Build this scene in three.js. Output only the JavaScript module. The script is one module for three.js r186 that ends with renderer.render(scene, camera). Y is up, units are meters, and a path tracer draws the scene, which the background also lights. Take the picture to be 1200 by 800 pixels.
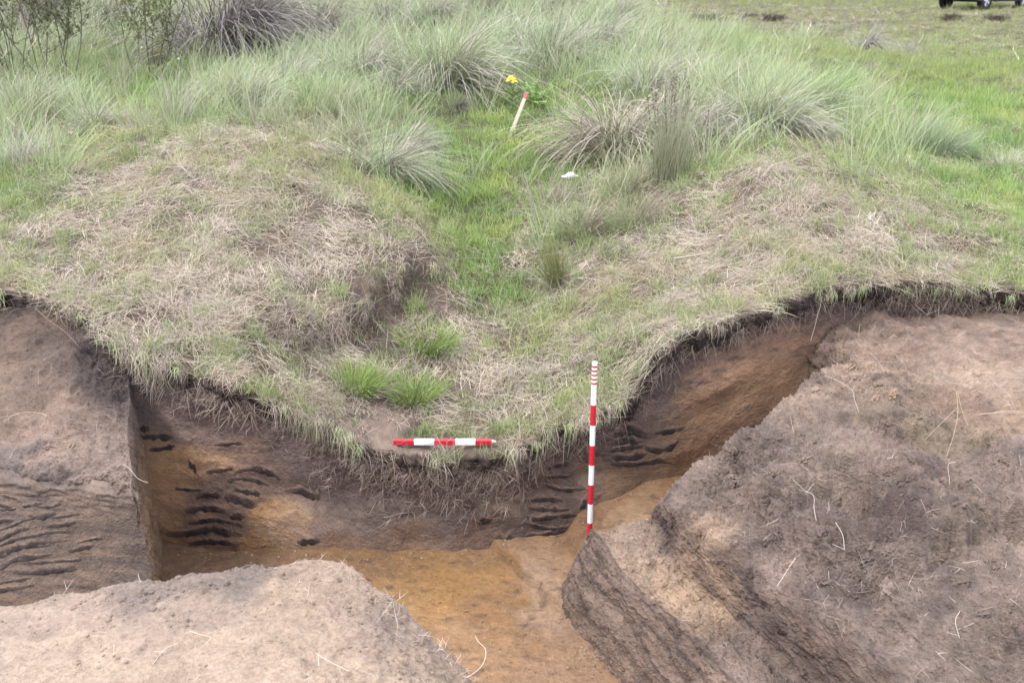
import * as THREE from 'three';
import { mergeGeometries } from 'three/addons/utils/BufferGeometryUtils.js';
import { RoundedBoxGeometry } from 'three/addons/geometries/RoundedBoxGeometry.js';
import { createNoise3D } from 'simplex-noise';

// ---------------------------------------------------------------- camera, sky, sun, exposure
const scene = new THREE.Scene();
const EYE = 1.9;
const camera = new THREE.PerspectiveCamera(36.87, 1200 / 800, 0.05, 3000);
camera.position.set(0, EYE, 0);
camera.rotation.set(THREE.MathUtils.degToRad(-20.3), 0, 0);
camera.focus = 4.7; camera.userData.fStop = 6.5;
scene.add(camera);

const SKYW = 128, SKYH = 64, skyData = new Float32Array(SKYW * SKYH * 4);
for (let j = 0; j < SKYH; j++) for (let i = 0; i < SKYW; i++) {      // an even overcast sky, brighter towards the zenith
  const el = ((j + 0.5) / SKYH - 0.5) * Math.PI, s = Math.max(0, Math.sin(el)), az = (i / SKYW) * Math.PI * 2;
  const cloud = 1 + 0.05 * Math.sin(az * 3 + 4 * s) * (1 - s) * s * 4;
  const l = (el < 0 ? 0.5 : (0.62 + 0.66 * s)) * cloud, k = (j * SKYW + i) * 4;
  skyData[k] = l * 0.97; skyData[k + 1] = l * 0.995; skyData[k + 2] = l * 1.12; skyData[k + 3] = 1;
}
const sky = new THREE.DataTexture(skyData, SKYW, SKYH, THREE.RGBAFormat, THREE.FloatType);
sky.mapping = THREE.EquirectangularReflectionMapping; sky.magFilter = THREE.LinearFilter; sky.needsUpdate = true;
scene.background = sky; scene.environment = sky;

const sun = new THREE.DirectionalLight(new THREE.Color().setRGB(1, 0.97, 0.93), 1.5);
sun.position.set(-7, 12, 0.5); sun.target.position.set(0, 0, -5);
sun.castShadow = true; sun.shadow.radius = 32; sun.shadow.mapSize.set(2048, 2048);
Object.assign(sun.shadow.camera, { left: -20, right: 20, top: 20, bottom: -20, near: 0.5, far: 60 });
scene.add(sun, sun.target);

const renderer = new THREE.WebGLRenderer({ antialias: true });
renderer.setSize(1024, 682);
renderer.toneMapping = THREE.LinearToneMapping; renderer.toneMappingExposure = 2.55;
renderer.shadowMap.enabled = true; renderer.shadowMap.type = THREE.PCFSoftShadowMap;

// ---------------------------------------------------------------- helpers
function rng32(a) { return () => { a |= 0; a = a + 0x6D2B79F5 | 0; let t = Math.imul(a ^ a >>> 15, 1 | a); t = t + Math.imul(t ^ t >>> 7, 61 | t) ^ t; return ((t ^ t >>> 14) >>> 0) / 4294967296; }; }
let R = rng32(11);
const rnd = (a = 1, b) => b === undefined ? R() * a : a + R() * (b - a);
const gauss = () => (R() + R() + R() - 1.5) * 1.15;
const N3 = createNoise3D(rng32(5)), N3b = createNoise3D(rng32(77));
const clamp = (x, a = 0, b = 1) => Math.min(b, Math.max(a, x));
const sstep = (a, b, x) => { const t = clamp((x - a) / (b - a)); return t * t * (3 - 2 * t); };
const mix = (a, b, t) => a + (b - a) * t;
const mix3 = (a, b, t) => [mix(a[0], b[0], t), mix(a[1], b[1], t), mix(a[2], b[2], t)];
const mul3 = (a, k) => [a[0] * k, a[1] * k, a[2] * k];
const fbm = (x, y, z, oct = 4) => { let s = 0, a = 0.5; for (let i = 0; i < oct; i++) { s += a * N3(x, y, z); x *= 2.03; y *= 2.03; z *= 2.03; a *= 0.5; } return s; };
const tmpC = new THREE.Color();
const hex = (h, f = 1) => { tmpC.setHex(h); return [tmpC.r * f, tmpC.g * f, tmpC.b * f]; };
const grey = (c, t) => { const m = 0.36 * c[0] + 0.5 * c[1] + 0.14 * c[2]; return mix3(c, [m * 1.06, m, m * 0.97], t); };
const names = new Map();
function numbered(n) { const k = names.get(n) || 0; names.set(n, k + 1); return k ? n + '_' + String(k).padStart(3, '0') : n; }
function shadow(o) { o.castShadow = true; o.receiveShadow = true; return o; }
function mesh(name, g, m, parent) { const o = shadow(new THREE.Mesh(g, m)); o.name = parent ? name : numbered(name); (parent || scene).add(o); return o; }
function thing(name, label, category, [x, y, z] = [0, 0, 0], turn = 0, group) {
  const o = new THREE.Group(); o.name = numbered(name); scene.add(o); o.position.set(x, y, z); o.rotation.y = turn;
  o.userData = { label, category }; if (group) o.userData.group = group; return o;
}
function kind(o, k, label, category) { o.userData = { kind: k }; if (label) o.userData.label = label; if (category) o.userData.category = category; return o; }
function geo(pos, idx, col, uv) {
  const g = new THREE.BufferGeometry();
  g.setAttribute('position', new THREE.Float32BufferAttribute(pos, 3));
  if (col) g.setAttribute('color', new THREE.Float32BufferAttribute(col, 3));
  if (uv) g.setAttribute('uv', new THREE.Float32BufferAttribute(uv, 2));
  g.setIndex(new THREE.BufferAttribute(idx instanceof Uint32Array ? idx : new Uint32Array(idx), 1)); g.computeVertexNormals(); return g;
}

// tileable noise textures
function tileNoise(size, base, oct, seed, gain = 0.55) {
  const out = new Float32Array(size * size), r = rng32(seed);
  let amp = 1, tot = 0;
  for (let o = 0; o < oct; o++) {
    const n = base << o; if (n > size / 2) break;
    const lat = new Float32Array(n * n); for (let i = 0; i < n * n; i++) lat[i] = r();
    for (let y = 0; y < size; y++) { const fy = y / size * n, y0 = fy | 0, ty = fy - y0, sy = ty * ty * (3 - 2 * ty), y1 = (y0 + 1) % n;
      for (let x = 0; x < size; x++) { const fx = x / size * n, x0 = fx | 0, tx = fx - x0, sx = tx * tx * (3 - 2 * tx), x1 = (x0 + 1) % n;
        out[y * size + x] += amp * mix(mix(lat[y0 * n + x0], lat[y0 * n + x1], sx), mix(lat[y1 * n + x0], lat[y1 * n + x1], sx), sy); } }
    tot += amp; amp *= gain;
  }
  let lo = 9, hi = -9; for (const v of out) { if (v < lo) lo = v; if (v > hi) hi = v; }
  for (let i = 0; i < out.length; i++) out[i] = (out[i] - lo) / (hi - lo);
  return out;
}
function tex(size, fn, srgb) {
  const d = new Uint8Array(size * size * 4);
  for (let i = 0; i < size * size; i++) { const c = fn(i, i % size, (i / size) | 0); d[i * 4] = c[0] * 255; d[i * 4 + 1] = c[1] * 255; d[i * 4 + 2] = c[2] * 255; d[i * 4 + 3] = 255; }
  const t = new THREE.DataTexture(d, size, size, THREE.RGBAFormat); t.wrapS = t.wrapT = THREE.RepeatWrapping; t.magFilter = THREE.LinearFilter; t.minFilter = THREE.LinearMipmapLinearFilter; t.generateMipmaps = true;
  if (srgb) t.colorSpace = THREE.SRGBColorSpace; t.needsUpdate = true; return t;
}
const grainA = tileNoise(1024, 16, 6, 3, 0.72), grainB = tileNoise(1024, 64, 4, 9, 0.8);
const grainBump = tex(1024, (i) => { const v = clamp(0.6 * grainA[i] + 0.4 * grainB[i]); return [v, v, v]; });
const grainMap = tex(1024, (i) => { const v = clamp(0.66 + 0.3 * (grainA[i] - 0.5) + 0.42 * (grainB[i] - 0.5) , 0.25, 1); return [v, v * 0.985, v * 0.97]; });
grainBump.repeat.set(1.6, 1.6); grainMap.repeat.set(1.6, 1.6);      // uv in metres, a tile is 0.62 m

const M = {
  soil: new THREE.MeshStandardMaterial({ color: 0xffffff, vertexColors: true, roughness: 0.97, map: grainMap, bumpMap: grainBump, bumpScale: 0.026 }),
  sand: new THREE.MeshStandardMaterial({ color: 0xffffff, vertexColors: true, roughness: 0.97, map: grainMap, bumpMap: grainBump, bumpScale: 0.012 }),
  wallSoil: new THREE.MeshStandardMaterial({ color: 0xffffff, vertexColors: true, roughness: 0.93, map: grainMap, bumpMap: grainBump, bumpScale: 0.012 }),
  turf: new THREE.MeshStandardMaterial({ color: 0xffffff, vertexColors: true, roughness: 1, map: grainMap, bumpMap: grainBump, bumpScale: 0.02 }),
  blade: new THREE.MeshPhysicalMaterial({ color: 0xffffff, vertexColors: true, roughness: 0.8, side: THREE.DoubleSide, transmission: 0.3, thickness: 0 }),
  straw: new THREE.MeshStandardMaterial({ color: 0xffffff, vertexColors: true, roughness: 0.75, side: THREE.DoubleSide }),
};
const flat = (c, o = {}) => new THREE.MeshStandardMaterial({ color: new THREE.Color().setRGB(...c), roughness: 0.6, ...o });

// ---------------------------------------------------------------- shape of the land (q = x / distance, D = distance ahead, y = height)
const EDGE = [
  [-0.655, 5.35, 0.195], [-0.575, 5.20, 0.290], [-0.523, 5.10, 0.321], [-0.473, 5.00, 0.274], [-0.436, 4.86, 0.230], [-0.405, 4.68, 0.156], [-0.359, 4.57, 0.078], [-0.298, 4.52, 0.002], [-0.245, 4.50, -0.079], [-0.192, 4.46, -0.172], [-0.157, 4.42, -0.279], [-0.074, 4.40, -0.328],
  [0.000, 4.42, -0.302], [0.046, 4.45, -0.181], [0.091, 4.48, -0.114], [0.131, 4.52, -0.043], [0.147, 4.58, 0.154], [0.186, 4.68, 0.222], [0.246, 4.82, 0.275], [0.314, 5.08, 0.314], [0.400, 5.25, 0.308], [0.523, 5.30, 0.235], [0.656, 5.40, 0.154],
];
const GROUND = [
  [-0.431, 5.55, 0.36], [-0.348, 5.2, 0.31], [-0.266, 4.85, 0.14], [-0.297, 6, 0.49], [-0.335, 7, 0.56], [-0.215, 5.7, 0.32], [-0.128, 6.2, 0.40], [-0.207, 7.8, 0.60], [-0.418, 7.2, 0.52], [-0.510, 6.4, 0.40], [-0.499, 8, 0.50], [-0.410, 9.5, 0.63],
  [-0.328, 9.5, 0.63], [-0.247, 9, 0.62], [-0.439, 11.5, 0.64], [-0.322, 14, 0.80], [-0.480, 16, 0.89], [-0.217, 13.5, 0.84], [-0.081, 11, 0.69], [-0.099, 9.3, 0.51], [-0.084, 8.2, 0.33], [-0.068, 7.2, 0.21], [0.000, 7.2, 0.21], [0.000, 8.2, 0.33],
  [-0.003, 9.6, 0.42], [0.000, 10.8, 0.54], [0.000, 13.5, 0.84], [0.000, 19, 1.28], [-0.035, 6.1, -0.02], [-0.036, 5.3, -0.16], [-0.109, 4.95, -0.27], [-0.160, 5.3, -0.06], [-0.106, 5.55, -0.05], [0.054, 5.1, -0.08], [0.088, 5.6, 0.09], [0.086, 6.5, 0.21],
  [0.084, 7.9, 0.39], [0.175, 5.3, 0.19], [0.171, 6.2, 0.34], [0.141, 8, 0.50], [0.259, 5.5, 0.37], [0.253, 6.5, 0.55], [0.342, 5.9, 0.42], [0.291, 7.6, 0.57], [0.206, 8.5, 0.62], [0.220, 10, 0.72], [0.098, 11, 0.69], [0.080, 15, 0.96],
  [0.418, 8.2, 0.33], [0.510, 7, 0.26], [0.454, 10.5, 0.33], [0.327, 12, 0.39], [0.447, 14.5, 0.31], [0.322, 22, 0.18], [0.442, 24, 0.02], [0.436, 41, 0.23], [0.239, 34, 0.02], [0.160, 24, 0.39], [-0.396, 24, 1.12], [-0.158, 22, 1.18],
  [0.603, 6, 0.23], [-0.621, 5.9, 0.26], [-0.619, 9.5, 0.47], [0.619, 11, 0.25],
];
const FAR = [[-0.6, 60, 0.7], [0, 60, 0.8], [0.6, 60, 0.1], [0.3, 60, 0.05], [0, 200, 0.2], [0.5, 200, 0], [-0.5, 200, 0.2]];
const centres = [...GROUND, ...EDGE, ...FAR], nC = centres.length;
const cq = centres.map((c) => c[0]), cl = centres.map((c) => Math.log(c[1]) * 0.7);
const phi = (r2) => r2 > 1e-14 ? 0.5 * r2 * Math.log(r2) : 0;
const W = (() => {                                                    // thin-plate weights
  const n = nC + 3, A = [];
  for (let i = 0; i < n; i++) A.push(new Float64Array(n + 1));
  for (let i = 0; i < nC; i++) {
    for (let j = 0; j < nC; j++) A[i][j] = phi((cq[i] - cq[j]) ** 2 + (cl[i] - cl[j]) ** 2);
    A[i][i] += 1e-3; A[i][nC] = A[nC][i] = 1; A[i][nC + 1] = A[nC + 1][i] = cq[i]; A[i][nC + 2] = A[nC + 2][i] = cl[i]; A[i][n] = centres[i][2];
  }
  for (let c = 0; c < n; c++) {
    let p = c; for (let r = c + 1; r < n; r++) if (Math.abs(A[r][c]) > Math.abs(A[p][c])) p = r;
    [A[c], A[p]] = [A[p], A[c]];
    for (let r = c + 1; r < n; r++) { const f = A[r][c] / A[c][c]; if (f) for (let k = c; k <= n; k++) A[r][k] -= f * A[c][k]; }
  }
  const x = new Float64Array(n);
  for (let r = n - 1; r >= 0; r--) { let s = A[r][n]; for (let k = r + 1; k < n; k++) s -= A[r][k] * x[k]; x[r] = s / A[r][r]; }
  return x;
})();
function landRaw(q, D) {
  const l = Math.log(D) * 0.7; let s = W[nC] + W[nC + 1] * q + W[nC + 2] * l;
  for (let i = 0; i < nC; i++) { const a = q - cq[i], b = l - cl[i]; s += W[i] * phi(a * a + b * b); }
  return s;
}
function lut(table, k, q) {                                           // linear look-up, smoothed a little
  const at = (x) => { if (x <= table[0][0]) return table[0][k]; for (let i = 1; i < table.length; i++) if (x <= table[i][0]) return mix(table[i - 1][k], table[i][k], (x - table[i - 1][0]) / (table[i][0] - table[i - 1][0])); return table[table.length - 1][k]; };
  return (at(q - 0.006) + at(q - 0.003) + at(q) + at(q + 0.003) + at(q + 0.006)) / 5;
}
const rag = (q) => 0.026 * N3(q * 22, 3, 1) + 0.022 * N3(q * 55, 8, 2) + 0.011 * N3(q * 150, 1, 5) + 0.007 * N3(q * 400, 1, 9);
const edgeD = (q) => lut(EDGE, 1, q) + rag(q);
const edgeY = (q) => lut(EDGE, 2, q) + 0.014 * N3(q * 26, 7, 3) + 0.008 * N3(q * 80, 2, 9);
const LIP = [[-0.29, 4.86], [-0.248, 4.95], [-0.19, 5.22], [-0.15, 5.45], [-0.105, 5.85], [-0.07, 6.1], [-0.03, 6.3]];
const lipD = (q) => lut(LIP, 1, q) + 0.05 * N3(q * 40, 1, 1) + 0.03 * N3(q * 110, 4, 1);
function lipSide(q, D) { const d = D - lipD(q), w = sstep(-0.285, -0.235, q) * (1 - sstep(-0.09, -0.055, q)); return [d, w]; }
function land(q, D) {
  let y = D > 60 ? mix(landRaw(q, D), 0.1, sstep(60, 140, D)) : landRaw(clamp(q, -0.72, 0.72), D);
  const x = q * D, z = -D, near = 1 - sstep(12, 50, D);
  y += (0.045 * N3(x * 1.3, z * 1.3, 0.5) + 0.022 * N3(x * 4, z * 4, 2) + 0.011 * N3(x * 11, z * 11, 4) + 0.006 * N3(x * 30, z * 30, 6)) * (0.35 + 0.65 * near) * sstep(-0.1, 0.5, D - lut(EDGE, 1, q));
  const lD = Math.log(D), hump = (q0, D0, sq, sl) => Math.exp(-(((q - q0) / sq) ** 2 + ((lD - Math.log(D0)) / sl) ** 2));
  y += 0.1 * hump(-0.27, 6.7, 0.13, 0.15) + 0.07 * hump(0.27, 6.5, 0.1, 0.13) - 0.1 * hump(-0.02, 6.6, 0.05, 0.2);
  const [d, w] = lipSide(q, D); if (w > 0) y += w * 0.065 * Math.tanh(d / 0.045) * Math.exp(-(d * d) / 0.08);
  y += 0.012 * sstep(10, 30, D) * N3(x * 0.5, z * 0.5, 9) * 5;
  return y;
}
const landAt = (x, z) => land(x / -z, -z);

// how green, strawy and long-grassed the land is: [q, D, green, straw, long] in tenths
const MASK = [
  [-0.483, 14.28, 3, 0, 8], [-0.406, 12.06, 6, 1, 4], [-0.332, 11.86, 10, 0, 2], [-0.327, 10.01, 10, 0, 2], [-0.393, 10.06, 8, 1, 5], [-0.457, 10.87, 5, 2, 8], [-0.463, 8.50, 6, 4, 5], [-0.414, 8.34, 6, 5, 3], [-0.452, 7.32, 7, 4, 3], [-0.502, 7.48, 9, 3, 2],
  [-0.491, 6.55, 8, 4, 2], [-0.461, 5.97, 4, 8, 1], [-0.516, 5.72, 4, 7, 2], [-0.380, 6.46, 2, 10, 0], [-0.296, 6.30, 2, 10, 0], [-0.320, 6.51, 4, 9, 0], [-0.229, 6.19, 3, 9, 0], [-0.177, 6.61, 5, 7, 0], [-0.250, 7.35, 2, 10, 1], [-0.182, 8.49, 3, 9, 2],
  [-0.287, 9.47, 6, 2, 8], [-0.386, 5.73, 2, 10, 0], [-0.301, 5.59, 3, 10, 0], [-0.215, 5.77, 3, 10, 0], [-0.155, 5.86, 4, 9, 0], [-0.111, 6.42, 5, 7, 0], [-0.103, 6.06, 5, 7, 0], [-0.348, 5.21, 3, 10, 0], [-0.278, 5.28, 5, 9, 0], [-0.219, 5.35, 4, 9, 0],
  [-0.356, 4.74, 4, 8, 0], [-0.268, 4.71, 5, 8, 0], [-0.424, 4.81, 3, 8, 0], [-0.471, 5.10, 3, 9, 0], [-0.252, 4.65, 6, 6, 0], [-0.200, 4.62, 3, 8, 0], [-0.115, 5.40, 1, 6, 0], [-0.070, 5.69, 1, 7, 0], [-0.151, 5.32, 0, 4, 0], [-0.053, 5.49, 1, 8, 0],
  [-0.036, 5.15, 2, 9, 0], [-0.055, 4.79, 2, 10, 0], [-0.110, 4.79, 0, 2, 0], [-0.138, 4.61, 0, 1, 0], [0.000, 4.77, 4, 9, 0], [0.036, 4.90, 5, 8, 0], [0.018, 5.40, 4, 8, 0], [0.089, 5.12, 5, 7, 0], [0.108, 4.64, 6, 7, 0], [0.070, 5.70, 4, 8, 0],
  [0.131, 5.44, 4, 9, 0], [0.174, 5.40, 3, 10, 0], [0.112, 5.98, 3, 8, 0], [0.035, 5.64, 5, 5, 0], [0.000, 6.09, 6, 5, 0], [-0.035, 6.29, 9, 2, 0], [-0.034, 6.77, 10, 1, 0], [-0.051, 7.44, 10, 0, 0], [-0.067, 8.25, 9, 0, 3], [-0.017, 8.26, 10, 0, 0],
  [0.033, 8.64, 10, 0, 1], [0.000, 9.74, 10, 0, 0], [0.033, 10.31, 9, 0, 2], [0.000, 7.07, 6, 4, 1], [0.017, 6.51, 6, 4, 1], [0.068, 6.87, 6, 3, 5], [0.101, 7.38, 4, 5, 5], [0.086, 6.36, 5, 5, 3], [0.136, 6.52, 5, 6, 4], [0.209, 7.37, 9, 1, 3],
  [0.212, 6.24, 2, 10, 0], [0.251, 6.95, 1, 10, 0], [0.257, 5.75, 2, 10, 0], [0.306, 6.09, 3, 10, 0], [0.341, 6.03, 3, 9, 0], [0.387, 5.71, 3, 9, 0], [0.425, 6.56, 5, 6, 1], [0.379, 7.03, 5, 5, 2], [0.431, 5.67, 5, 7, 0], [0.500, 5.83, 8, 4, 0],
  [0.493, 6.93, 8, 3, 0], [0.463, 7.75, 9, 1, 1], [0.374, 8.47, 8, 1, 5], [0.334, 7.61, 6, 4, 3], [0.483, 9.23, 9, 2, 1], [0.410, 11.75, 10, 0, 1], [0.446, 15.86, 10, 0, 0], [0.362, 23.19, 8, 1, 2], [0.441, 26.90, 7, 4, 0], [0.437, 36.64, 7, 5, 0],
  [0.279, 34.20, 5, 5, 2], [0.199, 39.61, 5, 5, 0], [0.143, 37.98, 4, 6, 0], [0.224, 28.99, 6, 2, 4], [0.286, 10.53, 7, 1, 6], [0.246, 9.26, 4, 2, 7], [0.163, 10.81, 4, 1, 9], [0.080, 13.59, 4, 1, 9], [0.016, 14.07, 4, 0, 10], [-0.032, 11.39, 8, 0, 4],
  [-0.082, 10.01, 8, 0, 3], [-0.123, 9.80, 6, 1, 7], [-0.145, 13.27, 4, 1, 9], [-0.203, 11.46, 5, 1, 8], [-0.279, 16.27, 3, 2, 8], [-0.080, 15.98, 3, 1, 9], [-0.221, 9.95, 5, 1, 8], [0.193, 5.02, 4, 9, 0], [0.262, 5.07, 4, 9, 0], [0.312, 5.27, 4, 9, 0],
  [0.160, 4.68, 6, 8, 0], [-0.032, 15.98, 5, 0, 9], [0.107, 9.07, 3, 4, 5], [0.167, 7.61, 5, 3, 4],
];
const mqs = MASK.map((m) => m[0] * 1.6), mls = MASK.map((m) => Math.log(m[1]));
function cover(q, D) {
  const x = q * D, z = -D, s = 0.09;
  const a = q * 1.6 + s * 0.5 * N3(x * 2, z * 2, 1) + 0.02 * N3(x * 7, z * 7, 3), b = Math.log(D) + s * 0.6 * N3(x * 2, z * 2, 8) + 0.02 * N3(x * 7, z * 7, 12);
  let g = 0, st = 0, lo = 0, w = 0;
  for (let i = 0; i < MASK.length; i++) { const d2 = (a - mqs[i]) ** 2 + (b - mls[i]) ** 2, k = 1 / (d2 * d2 + 2e-6); w += k; g += k * MASK[i][2]; st += k * MASK[i][3]; lo += k * MASK[i][4]; }
  return [g / w / 10, st / w / 10, lo / w / 10];
}

// ---------------------------------------------------------------- the setting: turf-covered ground
{
  const qs = []; for (let i = 0; i <= 26; i++) qs.push(-1.5 + 0.9 * i / 26); for (let i = 1; i <= 560; i++) qs.push(-0.6 + 1.2 * i / 560); for (let i = 1; i <= 26; i++) qs.push(0.6 + 0.9 * i / 26);
  const rows = 400, far = 26, lip = 12, pos = [], col = [], uv = [], idx = [];
  const soilTop = hex(0x4a3b38, 0.62), litter = hex(0x9a8775, 0.5), greenC = hex(0x7c8a50, 0.4), mossC = hex(0x8d8a50, 0.4), bare = grey(hex(0xc0a28c, 0.7), 0.2), pale = hex(0xb0ab8c, 0.42);
  const nq = qs.length, nr = lip + rows + far;
  for (const q of qs) {
    const qc = clamp(q, -0.66, 0.66), De = edgeD(qc), Ye = edgeY(qc), l0 = Math.log(De + 0.03), l1 = Math.log(46);
    for (let j = 0; j < nr; j++) {
      let D, y, c;
      if (j < lip) {
        const f = j / (lip - 1), dy = -0.15 * (1 - f) * (1 - 0.3 * f) - 0.003, dd = 0.07 * (1 - f) * (1 - f) - 0.016 * Math.sin(Math.PI * f);
        D = De + dd + (0.016 * N3(q * 60, dy * 26, 3) + 0.014 * N3(q * 170, dy * 60, 5) + 0.009 * N3(q * 420, dy * 120, 7)) * (0.35 + 0.65 * Math.sin(Math.PI * f)); y = Ye + dy + 0.012 * N3(q * 90, dy * 30, 8) * (1 - f);
        c = mul3(mix3(soilTop, litter, sstep(0.5, 1, f + 0.4 * N3(q * 60, dy * 20, 2)) * 0.6), 1 + 0.3 * N3(q * 200, dy * 90, 4));
      } else {
        const t = j - lip;
        D = t < rows ? Math.exp(mix(l0, l1, t / (rows - 1))) : Math.exp(mix(l1, Math.log(1500), (t - rows + 1) / far));
        const e = sstep(0, 0.35, D - De); y = mix(Ye, land(q, D), e);
        if (e < 1) y = mix(y, Math.min(y, Ye + 0.2), 1 - e);
        const [g, s, lo] = cover(q, D), n = 0.5 + 0.5 * fbm(q * D * 3, -D * 3, 4, 3);
        c = mix3(mix3(soilTop, litter, clamp(s * 1.1)), mix3(greenC, mossC, n), clamp(g * 1.15 - s * 0.35)); c = mix3(c, pale, clamp(lo * 0.6));
        const b = sstep(0.35, 0.05, s) * sstep(0.3, 0.05, g); c = mix3(c, bare, b * (D < 5.2 ? 1 : 0.2));
        const [ld, lw] = lipSide(q, D); if (lw > 0) c = mix3(c, mix3(soilTop, litter, 0.4), lw * Math.exp(-((ld + 0.03) ** 2) / 0.004) * 0.8);
        c = mul3(c, 0.85 + 0.3 * n);
      }
      pos.push(q * D, y, -D); col.push(...c); uv.push(q * D, D);
    }
  }
  for (let i = 0; i < nq - 1; i++) for (let j = 0; j < nr - 1; j++) { const a = i * nr + j, b = a + nr; idx.push(a, b, a + 1, b, b + 1, a + 1); }
  kind(mesh('grass_ground', geo(pos, idx, col, uv), M.turf), 'structure');
}

// ---------------------------------------------------------------- cut faces of the trench
const WC = [
  [-0.401, -0.204, 0x6d564c], [-0.407, -0.427, 0x8f6f50], [-0.412, -0.816, 0x9a7650], [-0.388, -0.572, 0x9a7650], [-0.367, -0.260, 0x7b6256], [-0.337, -0.151, 0x604a44], [-0.293, -0.227, 0x6d584f], [-0.248, -0.265, 0x604d47],
  [-0.323, -0.330, 0x85695a], [-0.278, -0.363, 0x806656], [-0.367, -0.473, 0x9c7a55], [-0.316, -0.445, 0x96755a], [-0.242, -0.426, 0x715b54], [-0.196, -0.431, 0x6a5752], [-0.389, -0.823, 0x9a7550], [-0.341, -0.722, 0x8a6a50],
  [-0.282, -0.601, 0x806552], [-0.275, -0.697, 0xa07a50], [-0.246, -0.691, 0xa37c52], [-0.257, -0.791, 0x9a744c], [-0.288, -0.898, 0x8c6844], [-0.384, -0.994, 0x8f6c48], [-0.347, -0.976, 0x8a6846], [-0.209, -0.723, 0x85695c],
  [-0.225, -0.514, 0x6b5853], [-0.189, -0.617, 0x6b5750], [-0.162, -0.696, 0x7d675c], [-0.114, -0.663, 0x7f6a62], [-0.057, -0.684, 0x75605a], [-0.192, -0.863, 0x8a6440], [-0.115, -0.784, 0x84603f], [-0.038, -0.783, 0x7c5a42],
  [-0.168, -0.462, 0x57463f], [-0.093, -0.448, 0x52423d], [-0.037, -0.450, 0x5a4843], [-0.076, -0.586, 0x6d5850], [0.000, -0.456, 0x635150], [0.037, -0.398, 0x6a564f], [0.037, -0.329, 0x5d4b45], [0.000, -0.597, 0x846a58],
  [0.038, -0.683, 0x8a6f5c], [0.076, -0.673, 0x8a6e58], [0.038, -0.563, 0x806755], [0.084, -0.485, 0x82664f], [0.113, -0.546, 0x85603a], [0.132, -0.656, 0x8f6a42], [0.092, -0.301, 0x66514a], [0.110, -0.172, 0x584640],
  [0.144, -0.023, 0x4f3f3d], [0.170, 0.084, 0x5a4745], [0.146, -0.208, 0x6b544a], [0.157, -0.362, 0x86694f], [0.183, -0.299, 0x8c6b4c], [0.200, -0.223, 0x8f6a48], [0.217, -0.099, 0x8a684c], [0.231, 0.119, 0x7a5c4a],
  [0.266, 0.125, 0x80604a], [0.294, -0.010, 0x916e52], [0.253, -0.138, 0x95704c], [0.289, -0.196, 0x916b48], [0.185, -0.446, 0x7d5a38], [0.220, 0.263, 0x57453f], [0.307, 0.210, 0x5f4b42], [0.143, 0.090, 0x463838],
  [0.349, 0.249, 0x574540], [0.437, 0.213, 0x5f4b43], [0.525, 0.167, 0x57453f], [0.393, 0.246, 0x4b3d3a], [-0.475, 0.179, 0x5a4a45], [-0.524, 0.264, 0x554641], [-0.435, 0.093, 0x4f403c], [-0.415, -0.093, 0x5a4a44],
  [-0.380, -0.066, 0x56453f],
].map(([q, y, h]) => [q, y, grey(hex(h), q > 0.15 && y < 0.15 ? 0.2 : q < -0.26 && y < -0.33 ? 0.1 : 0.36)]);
for (const [q, y] of [[-0.345, -0.84], [-0.315, -0.77], [-0.345, -0.72], [-0.3, -0.7], [-0.29, -0.63], [-0.33, -0.64], [-0.3, -0.55], [-0.275, -0.51], [-0.265, -0.55]]) WC.push([q, y, grey(hex(0x6a5146), 0.3)]);
for (const [q, y] of [[0.02, -0.77], [0.045, -0.74], [0.065, -0.7], [0.03, -0.66], [0.055, -0.64], [0.03, -0.5], [0.06, -0.5], [0.12, -0.39], [0.135, -0.35], [0.14, -0.29]]) WC.push([q, y, grey(hex(0x665249), 0.3)]);
const WBOT = [[-0.7, 0.08], [-0.523, 0.14], [-0.473, 0.08], [-0.433, -0.03], [-0.414, -0.12], [-0.4115, -1.02], [-0.2, -0.98], [0.05, -0.95], [0.09, -0.8], [0.186, -0.75], [0.25, -0.75], [0.295, -0.75], [0.345, -0.7], [0.365, 0.02], [0.7, 0.0]];
const baseD = (q) => lut(EDGE, 1, q);
const wallLump = (q, y, D) => { const m = clamp(0.5 + 0.9 * N3(q * 7, y * 3, 11)); return 0.016 * N3(q * 9, y * 3, 1) + 0.006 * N3(q * 26, y * 7, 5) + 0.0032 * m * N3(q * 75, y * 18, 8) + 0.0016 * m * N3(q * 200, y * 50, 4); };
function wallD(q, y) {
  const up = edgeY(q) - y, right = sstep(0.14, 0.16, q) ;
  let d = baseD(q) + 0.028 + 0.02 * sstep(0.05, 0.2, up) - wallLump(q, y);
  const cz = 1 + 1.4 * sstep(-0.24, -0.18, q) * (1 - sstep(0.0, 0.05, q));
  d += cz * (0.009 * N3(q * 50, y * 22, 3) + 0.007 * N3(q * 150, y * 60, 6) - 0.008 * Math.max(0, 0.5 - Math.abs(N3b(q * 45, y * 26, 9)) * 2)) * (1 - sstep(0.06, 0.3, up));       // crumbly topsoil
  d -= 0.06 * sstep(0.45, 0.75, up) * sstep(-0.34, -0.22, q) * (1 - sstep(-0.04, 0.02, q)); // foot of the face swells in the middle
  d -= 0.035 * Math.exp(-(((q - 0.2) / 0.05) ** 2)) * sstep(0.1, 0.4, up) * right;
  return d;
}
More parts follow.
